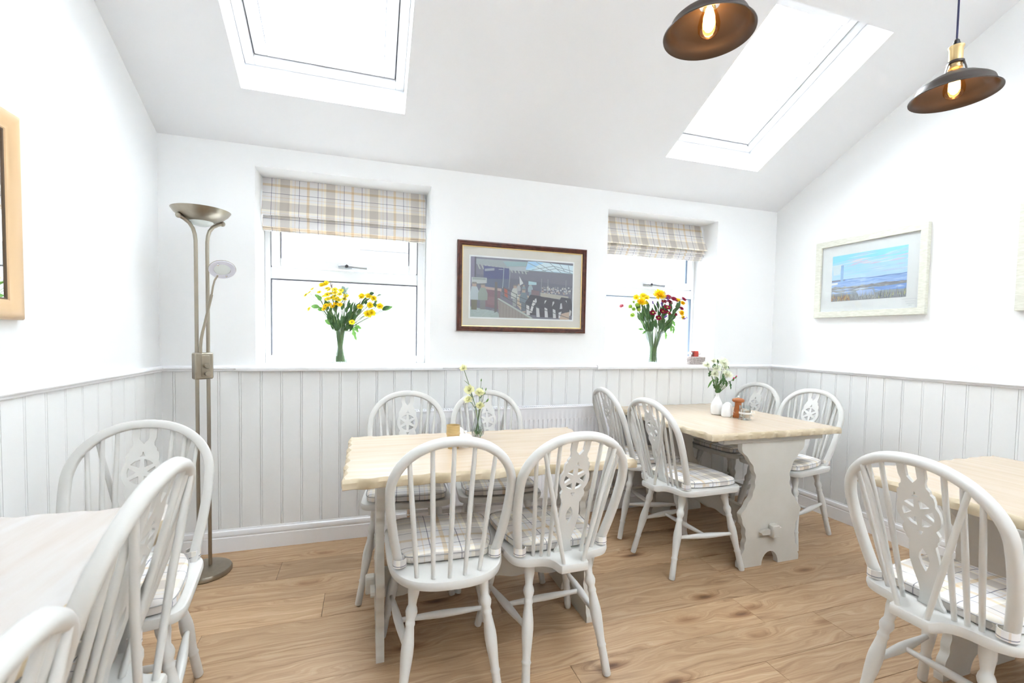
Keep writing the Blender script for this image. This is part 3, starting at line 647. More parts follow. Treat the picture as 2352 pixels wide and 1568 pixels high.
def table(label, loc, rz, Lx, Ly, H, peds, wsc, capw, beam=.2, topm=None, group=None):
    # Lx across, Ly along; pedestals stand across at local y = peds
    t = thing('trestle_table', label, 'table', loc, rz, None); th = .036
    rg = random.Random(int(Lx*1000+Ly*777)); ph = [rg.random()*6 for _ in range(8)]
    def rim(s, amp, pk):
        P = []; c = .012
        cor = [(-Lx/2,-Ly/2),(Lx/2,-Ly/2),(Lx/2,Ly/2),(-Lx/2,Ly/2)]
        for k in range(4):
            a = Vector(cor[k]); b = Vector(cor[(k+1) % 4]); d = (b-a); L = d.length; d.normalize(); nn = Vector((d.y, -d.x)); N = int(L/.0135)
            for i in range(N):
                u = i/N; w = amp*sin(u*L*2*pi/.088+ph[k]+pk)+amp*.6*sin(u*L*2*pi/.143+ph[k+4]); e = min(1, min(u, 1-u)*L/.03)
                p = a+d*(u*L)+nn*(w*e-s); 
                P.append((p.x, p.y))
        return P
    bot, mid, top = rim(.005, .0036, 1.2), rim(0, .0036, 0), rim(.009, .0048, .5); n = len(bot); z0, z1 = H-th, H
    vs = [(x,y,z0) for x, y in bot]+[(x,y,z0+.004) for x, y in mid]+[(x,y,z1-.012) for x, y in mid]+[(x,y,z1-.001) for x, y in top]
    vs += [(x*.995,y*.995,z1) for x, y in top]; fs = []; mi = []
    m = MB(); m.add(vs, [(j*n+k, j*n+(k+1) % n, (j+1)*n+(k+1) % n, (j+1)*n+k) for j in range(4) for k in range(n)], 1)
    m.add([(x*.995,y*.995,z1) for x, y in top], [tuple(range(n))], 0); m.add([(x,y,z0) for x, y in bot], [tuple(range(n))[::-1]], 1)
    me = m.mesh('tabletop', [topm or M_top2, M_edge], 40)
    inst('tabletop', me, t)
    for k, y in enumerate(peds):
        p = pedestal(t, wsc, y, H-th-.028, -1 if k == 0 else 1)
        MB().rbox((-capw/2, y-.022, H-th-.0285), (capw/2, y+.022, H-th-.0005), .004).obj('cap', M_ped, t)
        o = -1 if k == 0 else 1
        MB().rbox((-.024, y+(o*.0155 if o > 0 else -.055), .162), (.024, y+(.055 if o > 0 else o*.0155), .232), .006).obj('tenon', M_ped, t)
        pts = [(-.085,.0),(-.078,.010),(-.055,.014),(.060,.017),(.060,-.012),(-.055,-.014),(-.078,-.010)]
        MB().extr(pts, (0,y+o*.017,.19), (0,y+o*.035,.19), (1,0,0), (0,0,1)).obj('wedge', M_ped, t)
    a, b = peds; N = 30
    P = [(a+.015+(b-a-.03)*i/N, .135+.006*sin(i*1.05+ph[0])+.02*sin(pi*i/N)) for i in range(N+1)]+[(a+.015+(b-a-.03)*i/N, .255+.004*sin(i*1.05+ph[1])) for i in range(N, -1, -1)]
    v, f = plate(P, (), .03); MB().add([(p[2], p[0], p[1]) for p in v], f).obj('beam', M_ped, t, smooth=35)
    return t
table('trestle table in the middle, whose top is over-bright at its left end', (1.475,-.948,0), pi/2, .69, 1.135, .745, (-.438,.438), 1.0, .52, topm=M_top2)
table('trestle table by the far right corner, its carved end board facing us', (3.125,-.512,0), 0, .905, .985, .752, (-.440,.36), .98, .70)
table('trestle table at the left frame edge with a top pale from glare', (.2215,-2.06,0), 0, .535, 1.36, .745, (-.55,.549), .78, .40, topm=M_top3)
table('trestle table at the right frame edge behind the large wheelback chair', (3.212,-2.235,0), 0, .885, 1.23, .745, (-.45,.41), 1.0, .70)
# ------------------------------------------------------------------ floor lamp
fl = thing('floor_lamp', 'tall brushed brass uplighter floor lamp with reading arm in the left corner', 'lamp', (.198,-.242,0)); a41 = math.radians(41)
ex, ey = Vector((cos(a41), sin(a41), 0)), Vector((sin(a41), -cos(a41), 0))     # across the poles; towards the room
MB().lathe([(.118,0),(.122,.004),(.122,.016),(.117,.025),(.105,.029),(.03,.033),(.001,.033)], 48).obj('base', M_steel, fl)
for sg in (-1, 1):
    P = [ex*sg*.026+Vector((0,0,.03)), ex*sg*.026+Vector((0,0,1.64))]+[ex*sg*x+Vector((0,0,z)) for x, z in ((.0265,1.685),(.030,1.715),(.038,1.742),(.053,1.764),(.075,1.780),(.092,1.788))]
    MB().tube(P, .0088, 12).obj('pole', M_steel, fl)
    MB().sphere(tuple(ex*sg*.099+Vector((0,0,1.791))), .0135, 12, 8).obj('pivot_knob', M_steel, fl)
pr = [(.052,1.780),(.070,1.787),(.095,1.801),(.115,1.818),(.126,1.834),(.1275,1.836),(.125,1.836),(.114,1.821),(.094,1.804),(.069,1.790),(.052,1.783)]
MB().lathe(pr, 48, caps=False).obj('bowl_shade', M_steel, fl)
MB().lathe([(.001,1.757),(.02,1.759),(.038,1.765),(.049,1.774),(.053,1.782),(.052,1.786),(.001,1.786)], 32).obj('glass_diffuser', M_shadeglass, fl)
Q = Matrix((ex, -ey, Vector((0,0,1)))).transposed().to_4x4()
bx = MB().rbox((-.043,-.020,.997),(.043,.020,1.131), .006, 0, Q).obj('control_box', M_steel, fl)
MB().rbox((-.016,-.024,1.011),(.022,-.0195,1.118), .002, 0, Q).obj('face_plate', M_steel, bx)
for z in (1.064, 1.026): MB().lathe([(.010,0),(.010,.012),(.0125,.013),(.0125,.018),(.011,.020)], 16, tuple(ex*.004+ey*.024+Vector((0,0,z))), tuple(ey)).obj('dimmer_knob', M_steel, bx)
q = lambda x, y, z: Vector((x-.19, y+.24, z)) - Vector((.004,0,0))
MB().tube([q(.192,-.262,1.13),q(.193,-.265,1.16),q(.197,-.268,1.20),q(.204,-.27,1.235)], .0072, 10).obj('flexible_neck', M_steel, fl)
MB().tube([q(.204,-.27,1.235),q(.213,-.272,1.27),q(.246,-.276,1.42)], .0066, 10).obj('reading_arm', M_steel, fl)
MB().tube([q(.246,-.276,1.42),q(.252,-.277,1.46),q(.260,-.280,1.49),q(.275,-.285,1.515)], .0045, 10).obj('flexible_neck', M_steel, fl)
hn = Vector((.22,-.62,-.76)).normalized(); hc = q(.294,-.282,1.548)
hd = MB().lathe([(.001,-.016),(.03,-.014),(.050,-.006),(.0585,.000),(.0595,.003),(.0575,.003),(.001,.001)], 32, hc, hn).obj('reading_shade', M_steel, fl)
MB().lathe([(.036,.004),(.058,.004),(.058,.007),(.036,.007),(.036,.004)], 32, hc, hn, caps=False).obj('glass_ring', mat('pale_glass', (.80,.80,.88), .15), hd)
MB().lathe([(.001,.002),(.036,.002),(.035,.005),(.001,.007)], 32, hc, hn).obj('diffuser', M_shadeglass, hd)
hu = hn.cross(Vector((1,0,0))).normalized(); hu = (hu+hn.cross(hu)*.25).normalized()
for sg in (-1, 1): MB().lathe([(.005,0),(.005,.006),(.003,.009)], 8, hc+hu*sg*.041+hn*.006, hn).obj('clip', M_chrome, hd)
# ------------------------------------------------------------------ pendant lamps
def pendant(label, x, y, z):
    t = thing('pendant_lamp', label, 'lamp', (x,y,z), 0, 'dark pendant lamps')
    out = [(.130,0),(.1305,.003),(.127,.005),(.119,.012),(.113,.024),(.109,.036),(.100,.044),(.070,.064),(.045,.077),(.034,.083),(.030,.086)]
    inn = [(.028,.084),(.033,.080),(.044,.0745),(.069,.0615),(.099,.0415),(.1075,.034),(.1115,.023),(.1175,.0105),(.1265,.0015)]
    MB().lathe(out+inn+[(.130,0)], 56, caps=False).obj('shade', M_bronze, t)
    for k in range(3):
        a = .6+2*pi*k/3; d = Vector((cos(a), sin(a), 0)); w = Vector((-sin(a), cos(a), 0))
        P = [d*.034+Vector((0,0,.080)), d*.030+Vector((0,0,.098)), d*.0235+Vector((0,0,.120))]
        MB().tube(P, 1, sec=[(-.005,-.0012),(.005,-.0012),(.005,.0012),(-.005,.0012)], upv=tuple(w)).obj('cage_arm', M_bronze, t)
    MB().lathe([(.0245,.116),(.0250,.118),(.0250,.124),(.0225,.126),(.019,.126),(.019,.116),(.0245,.116)], 28, caps=False).obj('cage_ring', M_bronze, t)
    MB().lathe([(.019,.098),(.021,.100),(.021,.104),(.019,.106),(.019,.126),(.0205,.127),(.0205,.168),(.022,.172),(.0235,.176),(.0235,.179),(.010,.181)], 28).obj('socket', M_brass, t)
    MB().lathe([(.0105,.181),(.0115,.190),(.009,.195),(.0095,.198),(.006,.204),(.003,.207)], 14).obj('cord_grip', M_black, t)
    top = C0-CS*y-z
    MB().tube([(0,0,.203),(0,0,top-.02)], .0032, 8).obj('cord', mat('navy_cord', (.025,.025,.09), .7), t)
    MB().lathe([(.05,top+.03),(.05,top-.012),(.045,top-.02),(.004,top-.024)], 28).obj('ceiling_rose', M_bronze, t)
    b = MB().lathe([(.013,.100),(.0145,.088),(.0195,.070),(.0275,.047),(.0315,.028),(.0300,.012),(.0230,.000),(.012,-.0065),(.001,-.008)], 28).obj('bulb', M_amber, t)
    m = MB()
    for k in range(6):
        a = 2*pi*k/6; m.tube([(.004*cos(a),.004*sin(a),.082),(.014*cos(a),.014*sin(a),.022),(.004*cos(a+.5),.004*sin(a+.5),.068)], .0028, 6)
    m.lathe([(.002,.088),(.010,.074),(.0165,.048),(.017,.028),(.010,.012),(.002,.006)], 14)
    m.obj('filament', M_fil, b)
    return t
pendant('dark pendant lamp cut off at the top edge, left one', 1.957,-1.732,2.152)
pendant('dark pendant lamp wholly in view at right, brass socket and cord showing', 3.045,-1.748,2.151)
# ------------------------------------------------------------------ pictures: local x to the right, z up, y into the wall
def colmesh(polys, name, parent, loc=(0,0,0)):      # flat coloured polygons (x, z, colour), later ones in front
    me = bpy.data.meshes.new(name); vs = []; fs = []; cs = []
    for k, (pts, c) in enumerate(polys):
        o = len(vs); vs += [(p[0], -k*1.5e-6, p[1]) for p in pts]; fs.append(tuple(range(o, o+len(pts)))); cs.append(c)
    me.from_pydata(vs, [], fs); at = me.color_attributes.new('Col', 'FLOAT_COLOR', 'CORNER'); i = 0
    for f, c in zip(fs, cs):
        for _ in f: at.data[i].color = (*c, 1); i += 1
    me.materials.append(M_print); o = bpy.data.objects.new(name, me); COL.objects.link(o); o.parent = parent; o.location = loc; return o
def frame_mb(w, h, prof):        # prof: (inset from outer edge, depth towards the room)
    m = MB(); n = len(prof); vs = []
    for sx, sz in ((0,0),(1,0),(1,1),(0,1)):
        for d, p in prof: vs.append((d if sx == 0 else w-d, -p, d if sz == 0 else h-d))
    fs = []
    for c in range(4):
        c2 = (c+1) % 4
        for k in range(n-1): fs.append((c*n+k, c2*n+k, c2*n+k+1, c*n+k+1))
    return m.add(vs, fs)
def clipq(p): return [(min(1,max(0,a)), min(1,max(0,b))) for a, b in p]
def picture(name, label, loc, rz, w, h, prof, fm, slip, mount, mw, prn, border, polys, cat='picture'):
    t = thing(name, label, cat, loc, rz)
    frame_mb(w, h, prof).obj('frame', fm, t, smooth=30); iw = prof[-1][0]
    if slip: frame_mb(w-2*iw+.004, h-2*iw+.004, [(0,.012),(.001,.0155),(.005,.0145),(.0065,.010)]).obj('slip', M_gilt, t, smooth=0, loc=(iw-.002,0,iw-.002))
    MB().box((.006,-.006,.006),(w-.006,-.0005,h-.006)).obj('backing', M_tanpaper, t, smooth=0)
    MB().box((iw-.003,-.0095,iw-.003),(w-iw+.003,-.0062,h-iw+.003)).obj('mount', mount, t, smooth=0)
    x0, x1, z0, z1 = prn
    if border: MB().box((x0-border,-.0098,z0-border),(x1+border,-.0094,z1+border)).obj('print_margin', M_white, t, smooth=0)
    if polys:
        P = [([(p[0]*(x1-x0), p[1]*(z1-z0)) for p in clipq(pt)], c) for pt, c in polys]
        colmesh(P, 'print', t, (x0,-.0102,z0))
    MB().box((iw-.002,-.0135,iw-.002),(w-iw+.002,-.0120,h-iw+.002)).obj('glazing', M_pane, t, smooth=0)
    return t
R = random.Random(11)
# cattle market print
P = []; A = lambda pts, c: P.append((pts, c))
A([(0,0),(1,0),(1,1),(0,1)], (.205,.20,.25)); A([(0,.72),(1,.60),(1,.45),(0,.45)], (.17,.165,.215))
A([(.05,.97),(.55,.97),(.55,.80),(.05,.88)], (.36,.39,.42))
for k in range(14): x = .06+k*.034; A([(x,.88-k*.003),(x+.012,.88-k*.003),(x+.032,.80-k*.003),(x+.020,.80-k*.003)], (.46,.48,.47))
A([(.30,.95),(.53,.97),(.52,.90),(.34,.87)], (.33,.46,.50)); A([(.34,.87),(.53,.89),(.53,.80),(.37,.82)], (.40,.42,.46))
for k in range(8): A([(.36,.865-k*.008),(.53,.885-k*.009),(.53,.881-k*.009),(.36,.861-k*.008)], (.55,.60,.63))
A([(0,1),(.045,1),(.045,.1),(0,.1)], (.24,.22,.32)); A([(.035,1),(.05,1),(.05,.4),(.035,.4)], (.10,.09,.13))
A([(.12,.86),(.36,.84),(.36,.62),(.12,.60)], (.10,.105,.235)); A([(.13,.81),(.22,.83),(.22,.79),(.13,.77)], (.38,.40,.48)); A([(.26,.82),(.30,.82),(.30,.81),(.26,.81)], (.5,.53,.6))
A([(.12,.64),(.36,.66),(.36,.52),(.12,.50)], (.145,.165,.245)); A([(.54,.98),(.62,.99),(1,.96),(1,.82),(.52,.83)], (.52,.72,.84))
A([(.66,.98),(1,.955),(1,.83),(.60,.84)], (.68,.80,.86)); A([(.52,.84),(.70,.97),(.62,.99),(.54,.97)], (.40,.64,.86))
def ln(a, b, w, c): d = Vector((b[0]-a[0], (b[1]-a[1])*.54)); d.normalize(); n = (-d.y*w, d.x*w/.54); A([(a[0]-n[0],a[1]-n[1]),(b[0]-n[0],b[1]-n[1]),(b[0]+n[0],b[1]+n[1]),(a[0]+n[0],a[1]+n[1])], c)
for a, b in (((.54,.96),(.72,.83)),((.62,.985),(.80,.82)),((.76,.98),(.88,.82)),((.86,.97),(.92,.84)),((.95,.96),(.97,.83)),((.58,.84),(.80,.93)),((.80,.93),(1,.86)),((.66,.82),(.82,.89)),((.82,.89),(.99,.82)),((.52,.83),(1,.815))): ln(a, b, .003, (.30,.36,.42))
A([(.01,.66),(.15,.66),(.15,.57),(.01,.55)], (.55,.58,.58)); A([(.02,.655),(.14,.65),(.14,.62),(.02,.62)], (.36,.39,.40))
A([(.10,.52),(.29,.49),(.29,.44),(.10,.47)], (.53,.40,.37)); A([(.14,.47),(.28,.45),(.28,.14),(.14,.18)], (.245,.155,.19)); A([(.16,.35),(.25,.34),(.25,.20),(.16,.22)], (.30,.19,.21))
A([(0,.17),(.25,.10),(.30,0),(0,0)], (.42,.49,.49))
for k in range(70): x = R.random()*.25; z = R.random()*.13; A([(x,z),(x+.02,z+.006),(x+.018,z+.012)], R.choice(((.50,.57,.56),(.32,.39,.36),(.58,.64,.64),(.36,.44,.40))))
def man(x, z, h, coat, leg, skin=(.48,.36,.31), hat=(.25,.24,.22)):
    w = h*.10
    A([(x-w*.55,z),(x+w*.55,z),(x+w*.6,z+h*.45),(x-w*.6,z+h*.45)], leg); A([(x-w,z+h*.36),(x+w,z+h*.36),(x+w*1.05,z+h*.62),(x+w*.55,z+h*.84),(x-w*.55,z+h*.84),(x-w*1.05,z+h*.62)], coat)
    A([(x-w*.42,z+h*.84),(x+w*.42,z+h*.84),(x+w*.42,z+h*.98),(x-w*.42,z+h*.98)], skin); A([(x-w*.5,z+h*.94),(x+w*.62,z+h*.94),(x+w*.4,z+h),(x-w*.4,z+h)], hat)
man(.035,.12,.46,(.50,.56,.60),(.20,.19,.15)); man(.115,.13,.43,(.33,.37,.34),(.24,.25,.25))
A([(.43,.42),(.60,.38),(.60,.12),(.50,.10),(.43,.25)], (.55,.44,.35)); man(.42,.20,.37,(.56,.58,.56),(.34,.36,.38)); man(.57,.37,.24,(.36,.43,.49),(.25,.31,.37)); man(.505,.40,.18,(.25,.31,.37),(.2,.2,.25)); man(.455,.40,.19,(.45,.45,.48),(.3,.3,.35))
A([(.46,.72),(.465,.56),(.50,.60)], (.68,.68,.70)); A([(.55,.645),(.63,.63),(.63,.585),(.55,.58)], (.42,.60,.66))
A([(.58,.50),(.66,.48),(.66,.38),(.58,.39)], (.24,.175,.195)); A([(.67,.46),(.96,.41),(.96,.345),(.67,.39)], (.43,.41,.38))
for k in range(22): x = .68+k*.0125; A([(x,.452-k*.0018),(x+.005,.451-k*.0018),(x+.005,.375-k*.0018),(x,.38-k*.0018)], (.55,.52,.46))
for k in range(95): x = .68+R.random()*.31; z = .45+R.random()*.12; s = .004+R.random()*.004; c = R.choice(((.62,.60,.58),(.33,.33,.36),(.45,.35,.31),(.24,.26,.31),(.55,.56,.60))); A([(x-s,z-s*2),(x+s,z-s*2),(x+s,z+s*1.6),(x-s,z+s*1.6)], c)
for x in (.68,.745,.93): ln((x,.70),(x,.44), .002, (.36,.39,.43))
man(.505,.12,.385,(.20,.25,.29),(.16,.18,.21))
def cow(x, z, s):
    A([(x-.09*s,z),(x+.09*s,z),(x+.10*s,z+.20*s),(x+.06*s,z+.34*s),(x-.05*s,z+.36*s),(x-.10*s,z+.22*s)], (.085,.08,.10))
    A([(x-.085*s,z),(x-.05*s,z),(x-.06*s,z+.16*s),(x-.09*s,z+.18*s)], (.66,.65,.66)); A([(x-.01*s,z+.18*s),(x+.02*s,z+.19*s),(x+.012*s,z+.30*s),(x-.004*s,z+.29*s)], (.62,.62,.64)); A([(x+.04*s,z),(x+.06*s,z),(x+.07*s,z+.09*s),(x+.05*s,z+.12*s)], (.6,.59,.60))
for x, z, s in ((.62,.06,.98),(.93,.07,.9),(.72,.03,1.0),(.80,.03,.95),(.88,.02,.9)): cow(x, z, s)
A([(.60,.32),(.62,.31),(.59,.10),(.565,.10)], (.72,.70,.70)); A([(.89,.10),(.97,.14),(.97,.0),(.87,0)], (.55,.42,.34)); A([(.86,.12),(.89,.14),(.875,.02),(.86,.02)], (.68,.67,.69))
A([(.255,.30),(.58,0),(.27,0)], (.355,.32,.30))
for k in range(9): x = .275+k*.03; A([(x,0),(x+.006,0),(x+.006,max(.01,.27-k*.028)),(x,max(.01,.28-k*.028))], (.29,.255,.24))
A([(.25,.315),(.265,.33),(.60,.01),(.575,0)], (.50,.55,.53)); A([(.315,.50),(.345,.49),(.35,.34),(.32,.37)], (.45,.14,.12))
for a, b in (((.30,.52),(.44,.40)),((.29,.45),(.44,.33)),((.29,.38),(.43,.25)),((.435,.42),(.435,.19)),((.31,.53),(.31,.34)),((.44,.38),(.64,.26)),((.44,.30),(.98,.02)),((.44,.24),(.62,.10))): ln(a, b, .0028, (.12,.12,.14))
A([(.225,.60),(.25,.60),(.25,.10),(.225,.08)], (.17,.155,.165)); ln((.31,.84),(.30,.50), .003, (.45,.53,.58)); ln((.37,.80),(.36,.50), .002, (.42,.48,.53))
prof = [(0,.0),(0,.020),(.003,.024),(.009,.025),(.013,.021),(.017,.020),(.021,.023),(.027,.021),(.031,.014),(.0325,.0115)]
picture('framed_picture', 'mahogany framed cattle market print between the two windows', (1.530,0,1.270), 0, .904, .577, prof, M_mahog, True, M_mountT, .05, (.087,.805,.092,.478), .010, P)
# seascape
P = []; hz = .47
bands = [(.0,.12,(.33,.33,.36)),(.12,.26,(.36,.40,.47)),(.26,.30,(.42,.46,.52)),(.30,.36,(.42,.58,.88)),(.36,.44,(.33,.50,.84)),(.44,hz,(.20,.32,.66)),(hz,.60,(.55,.77,.95)),(.60,.72,(.53,.79,.97)),(.72,.84,(.47,.79,.97)),(.84,1,(.35,.80,.96))]
for a, b, c in bands: A([(0,a),(1,a),(1,b),(0,b)], c)
def strokes(n, z0, z1, L, t, cs, sl=0):
    for k in range(n):
        x = R.random()*1.1-.1; z = z0+R.random()*(z1-z0); l = L*(.4+R.random()); s = sl*l; c = R.choice(cs); w = t*(.5+R.random()); A([(x,z),(x+l*.5,z-w*.4+s*.5),(x+l,z+s),(x+l*.5,z+w+s*.5)], c)
strokes(60, .50, .97, .35, .018, ((.62,.80,.95),(.50,.75,.95),(.70,.85,.96),(.58,.70,.90),(.45,.80,.95)), .05); strokes(14, .72, .84, .3, .02, ((.80,.72,.86),(.75,.66,.84),(.85,.78,.88)), .08)
A([(0,.80),(.14,.80),(.12,.60),(.02,.58)], (.74,.84,.90)); strokes(70, .31, .46, .25, .012, ((.30,.47,.85),(.47,.64,.93),(.24,.38,.74),(.58,.73,.95),(.36,.55,.9)), .02)
A([(0,.46),(.18,.465),(.20,.45),(0,.43)], (.30,.28,.34)); A([(0,.41),(.09,.415),(.09,.37),(0,.36)], (.90,.90,.90)); A([(.13,.78),(.17,.78),(.17,.42),(.13,.42)], (.33,.52,.80))
A([(0,.30),(.45,.29),(.70,.33),(1,.31),(1,.24),(.6,.26),(.3,.22),(0,.24)], (.30,.31,.35)); strokes(80, .20, .32, .12, .016, ((.25,.26,.30),(.40,.42,.46),(.52,.53,.55),(.33,.30,.30)), .03)
A([(.60,.24),(1,.27),(1,.16),(.62,.17)], (.24,.40,.78)); strokes(24, .14, .25, .2, .014, ((.50,.66,.92),(.30,.46,.8),(.62,.74,.92)), .03); A([(.36,.20),(.58,.21),(.62,.09),(.40,.08)], (.47,.60,.86))
for k in range(260):
    x = R.random(); h = .04+R.random()*.12; z = R.random()*.08; d = (R.random()-.5)*.03; c = R.choice(((.62,.36,.12),(.72,.45,.15),(.42,.20,.13),(.30,.22,.20),(.70,.60,.30))) if x < .28 else R.choice(((.42,.43,.45),(.50,.55,.60),(.34,.34,.36),(.62,.62,.55))) if x < .66 else R.choice(((.16,.17,.18),(.24,.26,.26),(.55,.56,.28),(.36,.40,.46)))
    A([(x,z),(x+.008,z),(x+.004+d,z+h)], c)
pc = [(0,0),(0,.024),(.002,.026),(.040,.024),(.042,.020),(.042,.0115)]
pic = picture('framed_picture', 'pale framed blue seascape on the right wall', (XR,-.372,1.412), -pi/2, .70, .540, pc, M_cream, False, M_white, .05, (.118,.590,.112,.428), 0, P)
m = MB(); 
for k, (xa, xb, z) in enumerate(((.565,.648,.098),(.585,.640,.084),(.595,.635,.070),(.605,.622,.058))):
    n = 26; m.tube([(xa+(xb-xa)*i/n, -.0101, z+.0022*sin(i*1.9+k)*abs(sin(i*.61+k*2))) for i in range(n+1)], .0004, 4)
m.obj('handwritten_note', mat('pencil', (.42,.42,.50), .8), pic)
picture('framed_picture', 'pale frame cut off by the right frame edge', (XR,-1.462,1.412), -pi/2, .70, .540, pc, M_cream, False, M_white, .05, (.118,.582,.112,.428), 0, bands and [([(0,a),(1,a),(1,b),(0,b)], c) for a, b, c in bands])
# mirror on the left wall (local x runs towards the room's near end when turned +90)
t = thing('wall_mirror', 'pale gold framed mirror cut off by the left frame edge', 'mirror', (XL,-1.900,1.262), pi/2)
frame_mb(.86, .632, [(0,0),(0,.014),(.004,.020),(.016,.025),(.032,.023),(.046,.016),(.052,.014),(.057,.015),(.060,.013),(.062,.008)]).obj('frame', M_pale, t, smooth=35)
frame_mb(.742, .514, [(0,.006),(0,.012),(.006,.011),(.008,.006)]).obj('dark_slip', mat('dark_slip', (.10,.06,.03), .5), t, smooth=0, loc=(.059,0,.059))
MB().box((.03,-.008,.03),(.83,-.002,.602)).obj('glass', M_mirror, t, smooth=0)
# ------------------------------------------------------------------ flowers
VR = Vector((.953,-.304,0)); VF = Vector((-.304,-.953,0))    # across the view, and towards the room
def head_mesh(kind, petal, eye=None, seed=0):
    g = random.Random(seed); m = MB()
    def petal_(a, tilt, r0, L, w, cup=.15):
        ca, sa = cos(a), sin(a); pts = []
        for t, ww in ((0,.35),(.45,1),(.8,.85),(1,.3)):
            rr = r0+L*t*cos(tilt); z = L*t*sin(tilt)-cup*L*t*t*.6
            for s in (-1, 1): pts.append((rr*ca-sa*w*ww*s, rr*sa+ca*w*ww*s, z))
        m.add(pts, [(0,1,3,2),(2,3,5,4),(4,5,7,6)])
    if kind == 'daisy':
        for k in range(15): petal_(2*pi*k/15+g.random()*.15, .15+g.random()*.2, .18, .82, .17)
        for k in range(9): petal_(2*pi*k/9+g.random()*.2, .55, .12, .6, .15)
        m.sphere((0,0,.10), .24, 8, 5, 1, (1,1,.6))
    elif kind == 'full':
        for ring, (n, tl, L) in enumerate(((15,-.05,1.0),(14,.35,.95),(12,.7,.85),(9,1.05,.7),(6,1.35,.55))):
            for k in range(n): petal_(2*pi*k/n+ring*.4+g.random()*.25, tl+(g.random()-.5)*.25, .06, L*(.9+g.random()*.2), .15, -.15)
    elif kind == 'frilled':
        for ring, (n, tl, L) in enumerate(((10,.05,1.0),(10,.45,.98),(9,.85,.92),(8,1.15,.85),(5,1.45,.75))):
            for k in range(n): petal_(2*pi*k/n+ring*.6+g.random()*.5, tl+(g.random()-.5)*.4, .02, L*(.85+g.random()*.25), .26, -.25+g.random()*.3)
    elif kind == 'pompom':
        for ring, (n, tl, L) in enumerate(((12,-.6,.75),(13,-.1,.85),(12,.4,.85),(10,.85,.82),(6,1.25,.8))):
            for k in range(n): petal_(2*pi*k/n+ring*.5, tl, .12, L, .17, -.3)
    elif kind == 'spike':
        for k in range(16): a = g.random()*6.28; z = g.random()*1.6-.8; m.sphere((.35*cos(a), .35*sin(a), z), .22, 5, 4)
    elif kind == 'bud':
        m.lathe([(.05,-.9),(.30,-.6),(.42,-.1),(.34,.3)], 8, mi=1); m.lathe([(.32,.25),(.36,.55),(.22,.85),(.02,1.0)], 8)
    elif kind == 'greenbud': m.lathe([(.08,-.9),(.34,-.4),(.38,.1),(.22,.7),(.02,1.0)], 8)
    return m.mesh('flower', [petal, eye or M_eye], 60)
HM = {}
def flower(parent, kind, petal, eye, p, r, face, seed=0):
    key = (kind, petal.name, eye.name if eye else '', seed % 3)
    if key not in HM: HM[key] = head_mesh(kind, petal, eye, seed % 3)
    o = inst('flower' if kind not in ('bud', 'greenbud') else 'bud', HM[key], parent, p); o.scale = (r, r, r)
    o.rotation_euler = Vector(face).to_track_quat('Z', 'Y').to_euler(); return o
def leaf_mesh(L, w, mt, kind='oval', bend=.3):
    m = MB(); N = 6; vs = []
    for i in range(N+1):
        t = i/N
        if kind == 'oval': ww = w*sin(pi*min(1, t*.93+.04))**.8
        elif kind == 'lance': ww = w*sin(pi*min(1, t*.95+.03))*(1-t*.4)
        else: ww = w*sin(pi*(t*.9+.06))*(1.0 if i % 2 else .55)
        z = -bend*L*t*t
        vs += [(-ww, t*L, z+ww*.25), (0, t*L, z), (ww, t*L, z+ww*.25)]
    fs = []
    for i in range(N):
        a = i*3; fs += [(a,a+1,a+4,a+3),(a+1,a+2,a+5,a+4)]
    return m.add(vs, fs).mesh('leaf', mt, 60)
LM_ = {}
def leaf(parent, p, d, L, w, mt, kind='oval', bend=.3, roll=0):
    key = (round(L, 2), round(w, 3), mt.name, kind, bend)
    if key not in LM_: LM_[key] = leaf_mesh(L, w, mt, kind, bend)
    d = Vector(d).normalized(); zz = VF*.9+Vector((0,0,.5)); zz = (zz-d*zz.dot(d)).normalized(); xx = d.cross(zz)
    o = inst('leaf', LM_[key], parent, p); o.rotation_euler = (Matrix((xx, d, zz)).transposed() @ Matrix.Rotation(roll, 3, 'Y')).to_euler(); return o
def stemtube(parent, pts, r, mt=None):
    return MB().tube(pts, r, 5).obj('stem', mt or M_stem, parent)
FOOT = {}
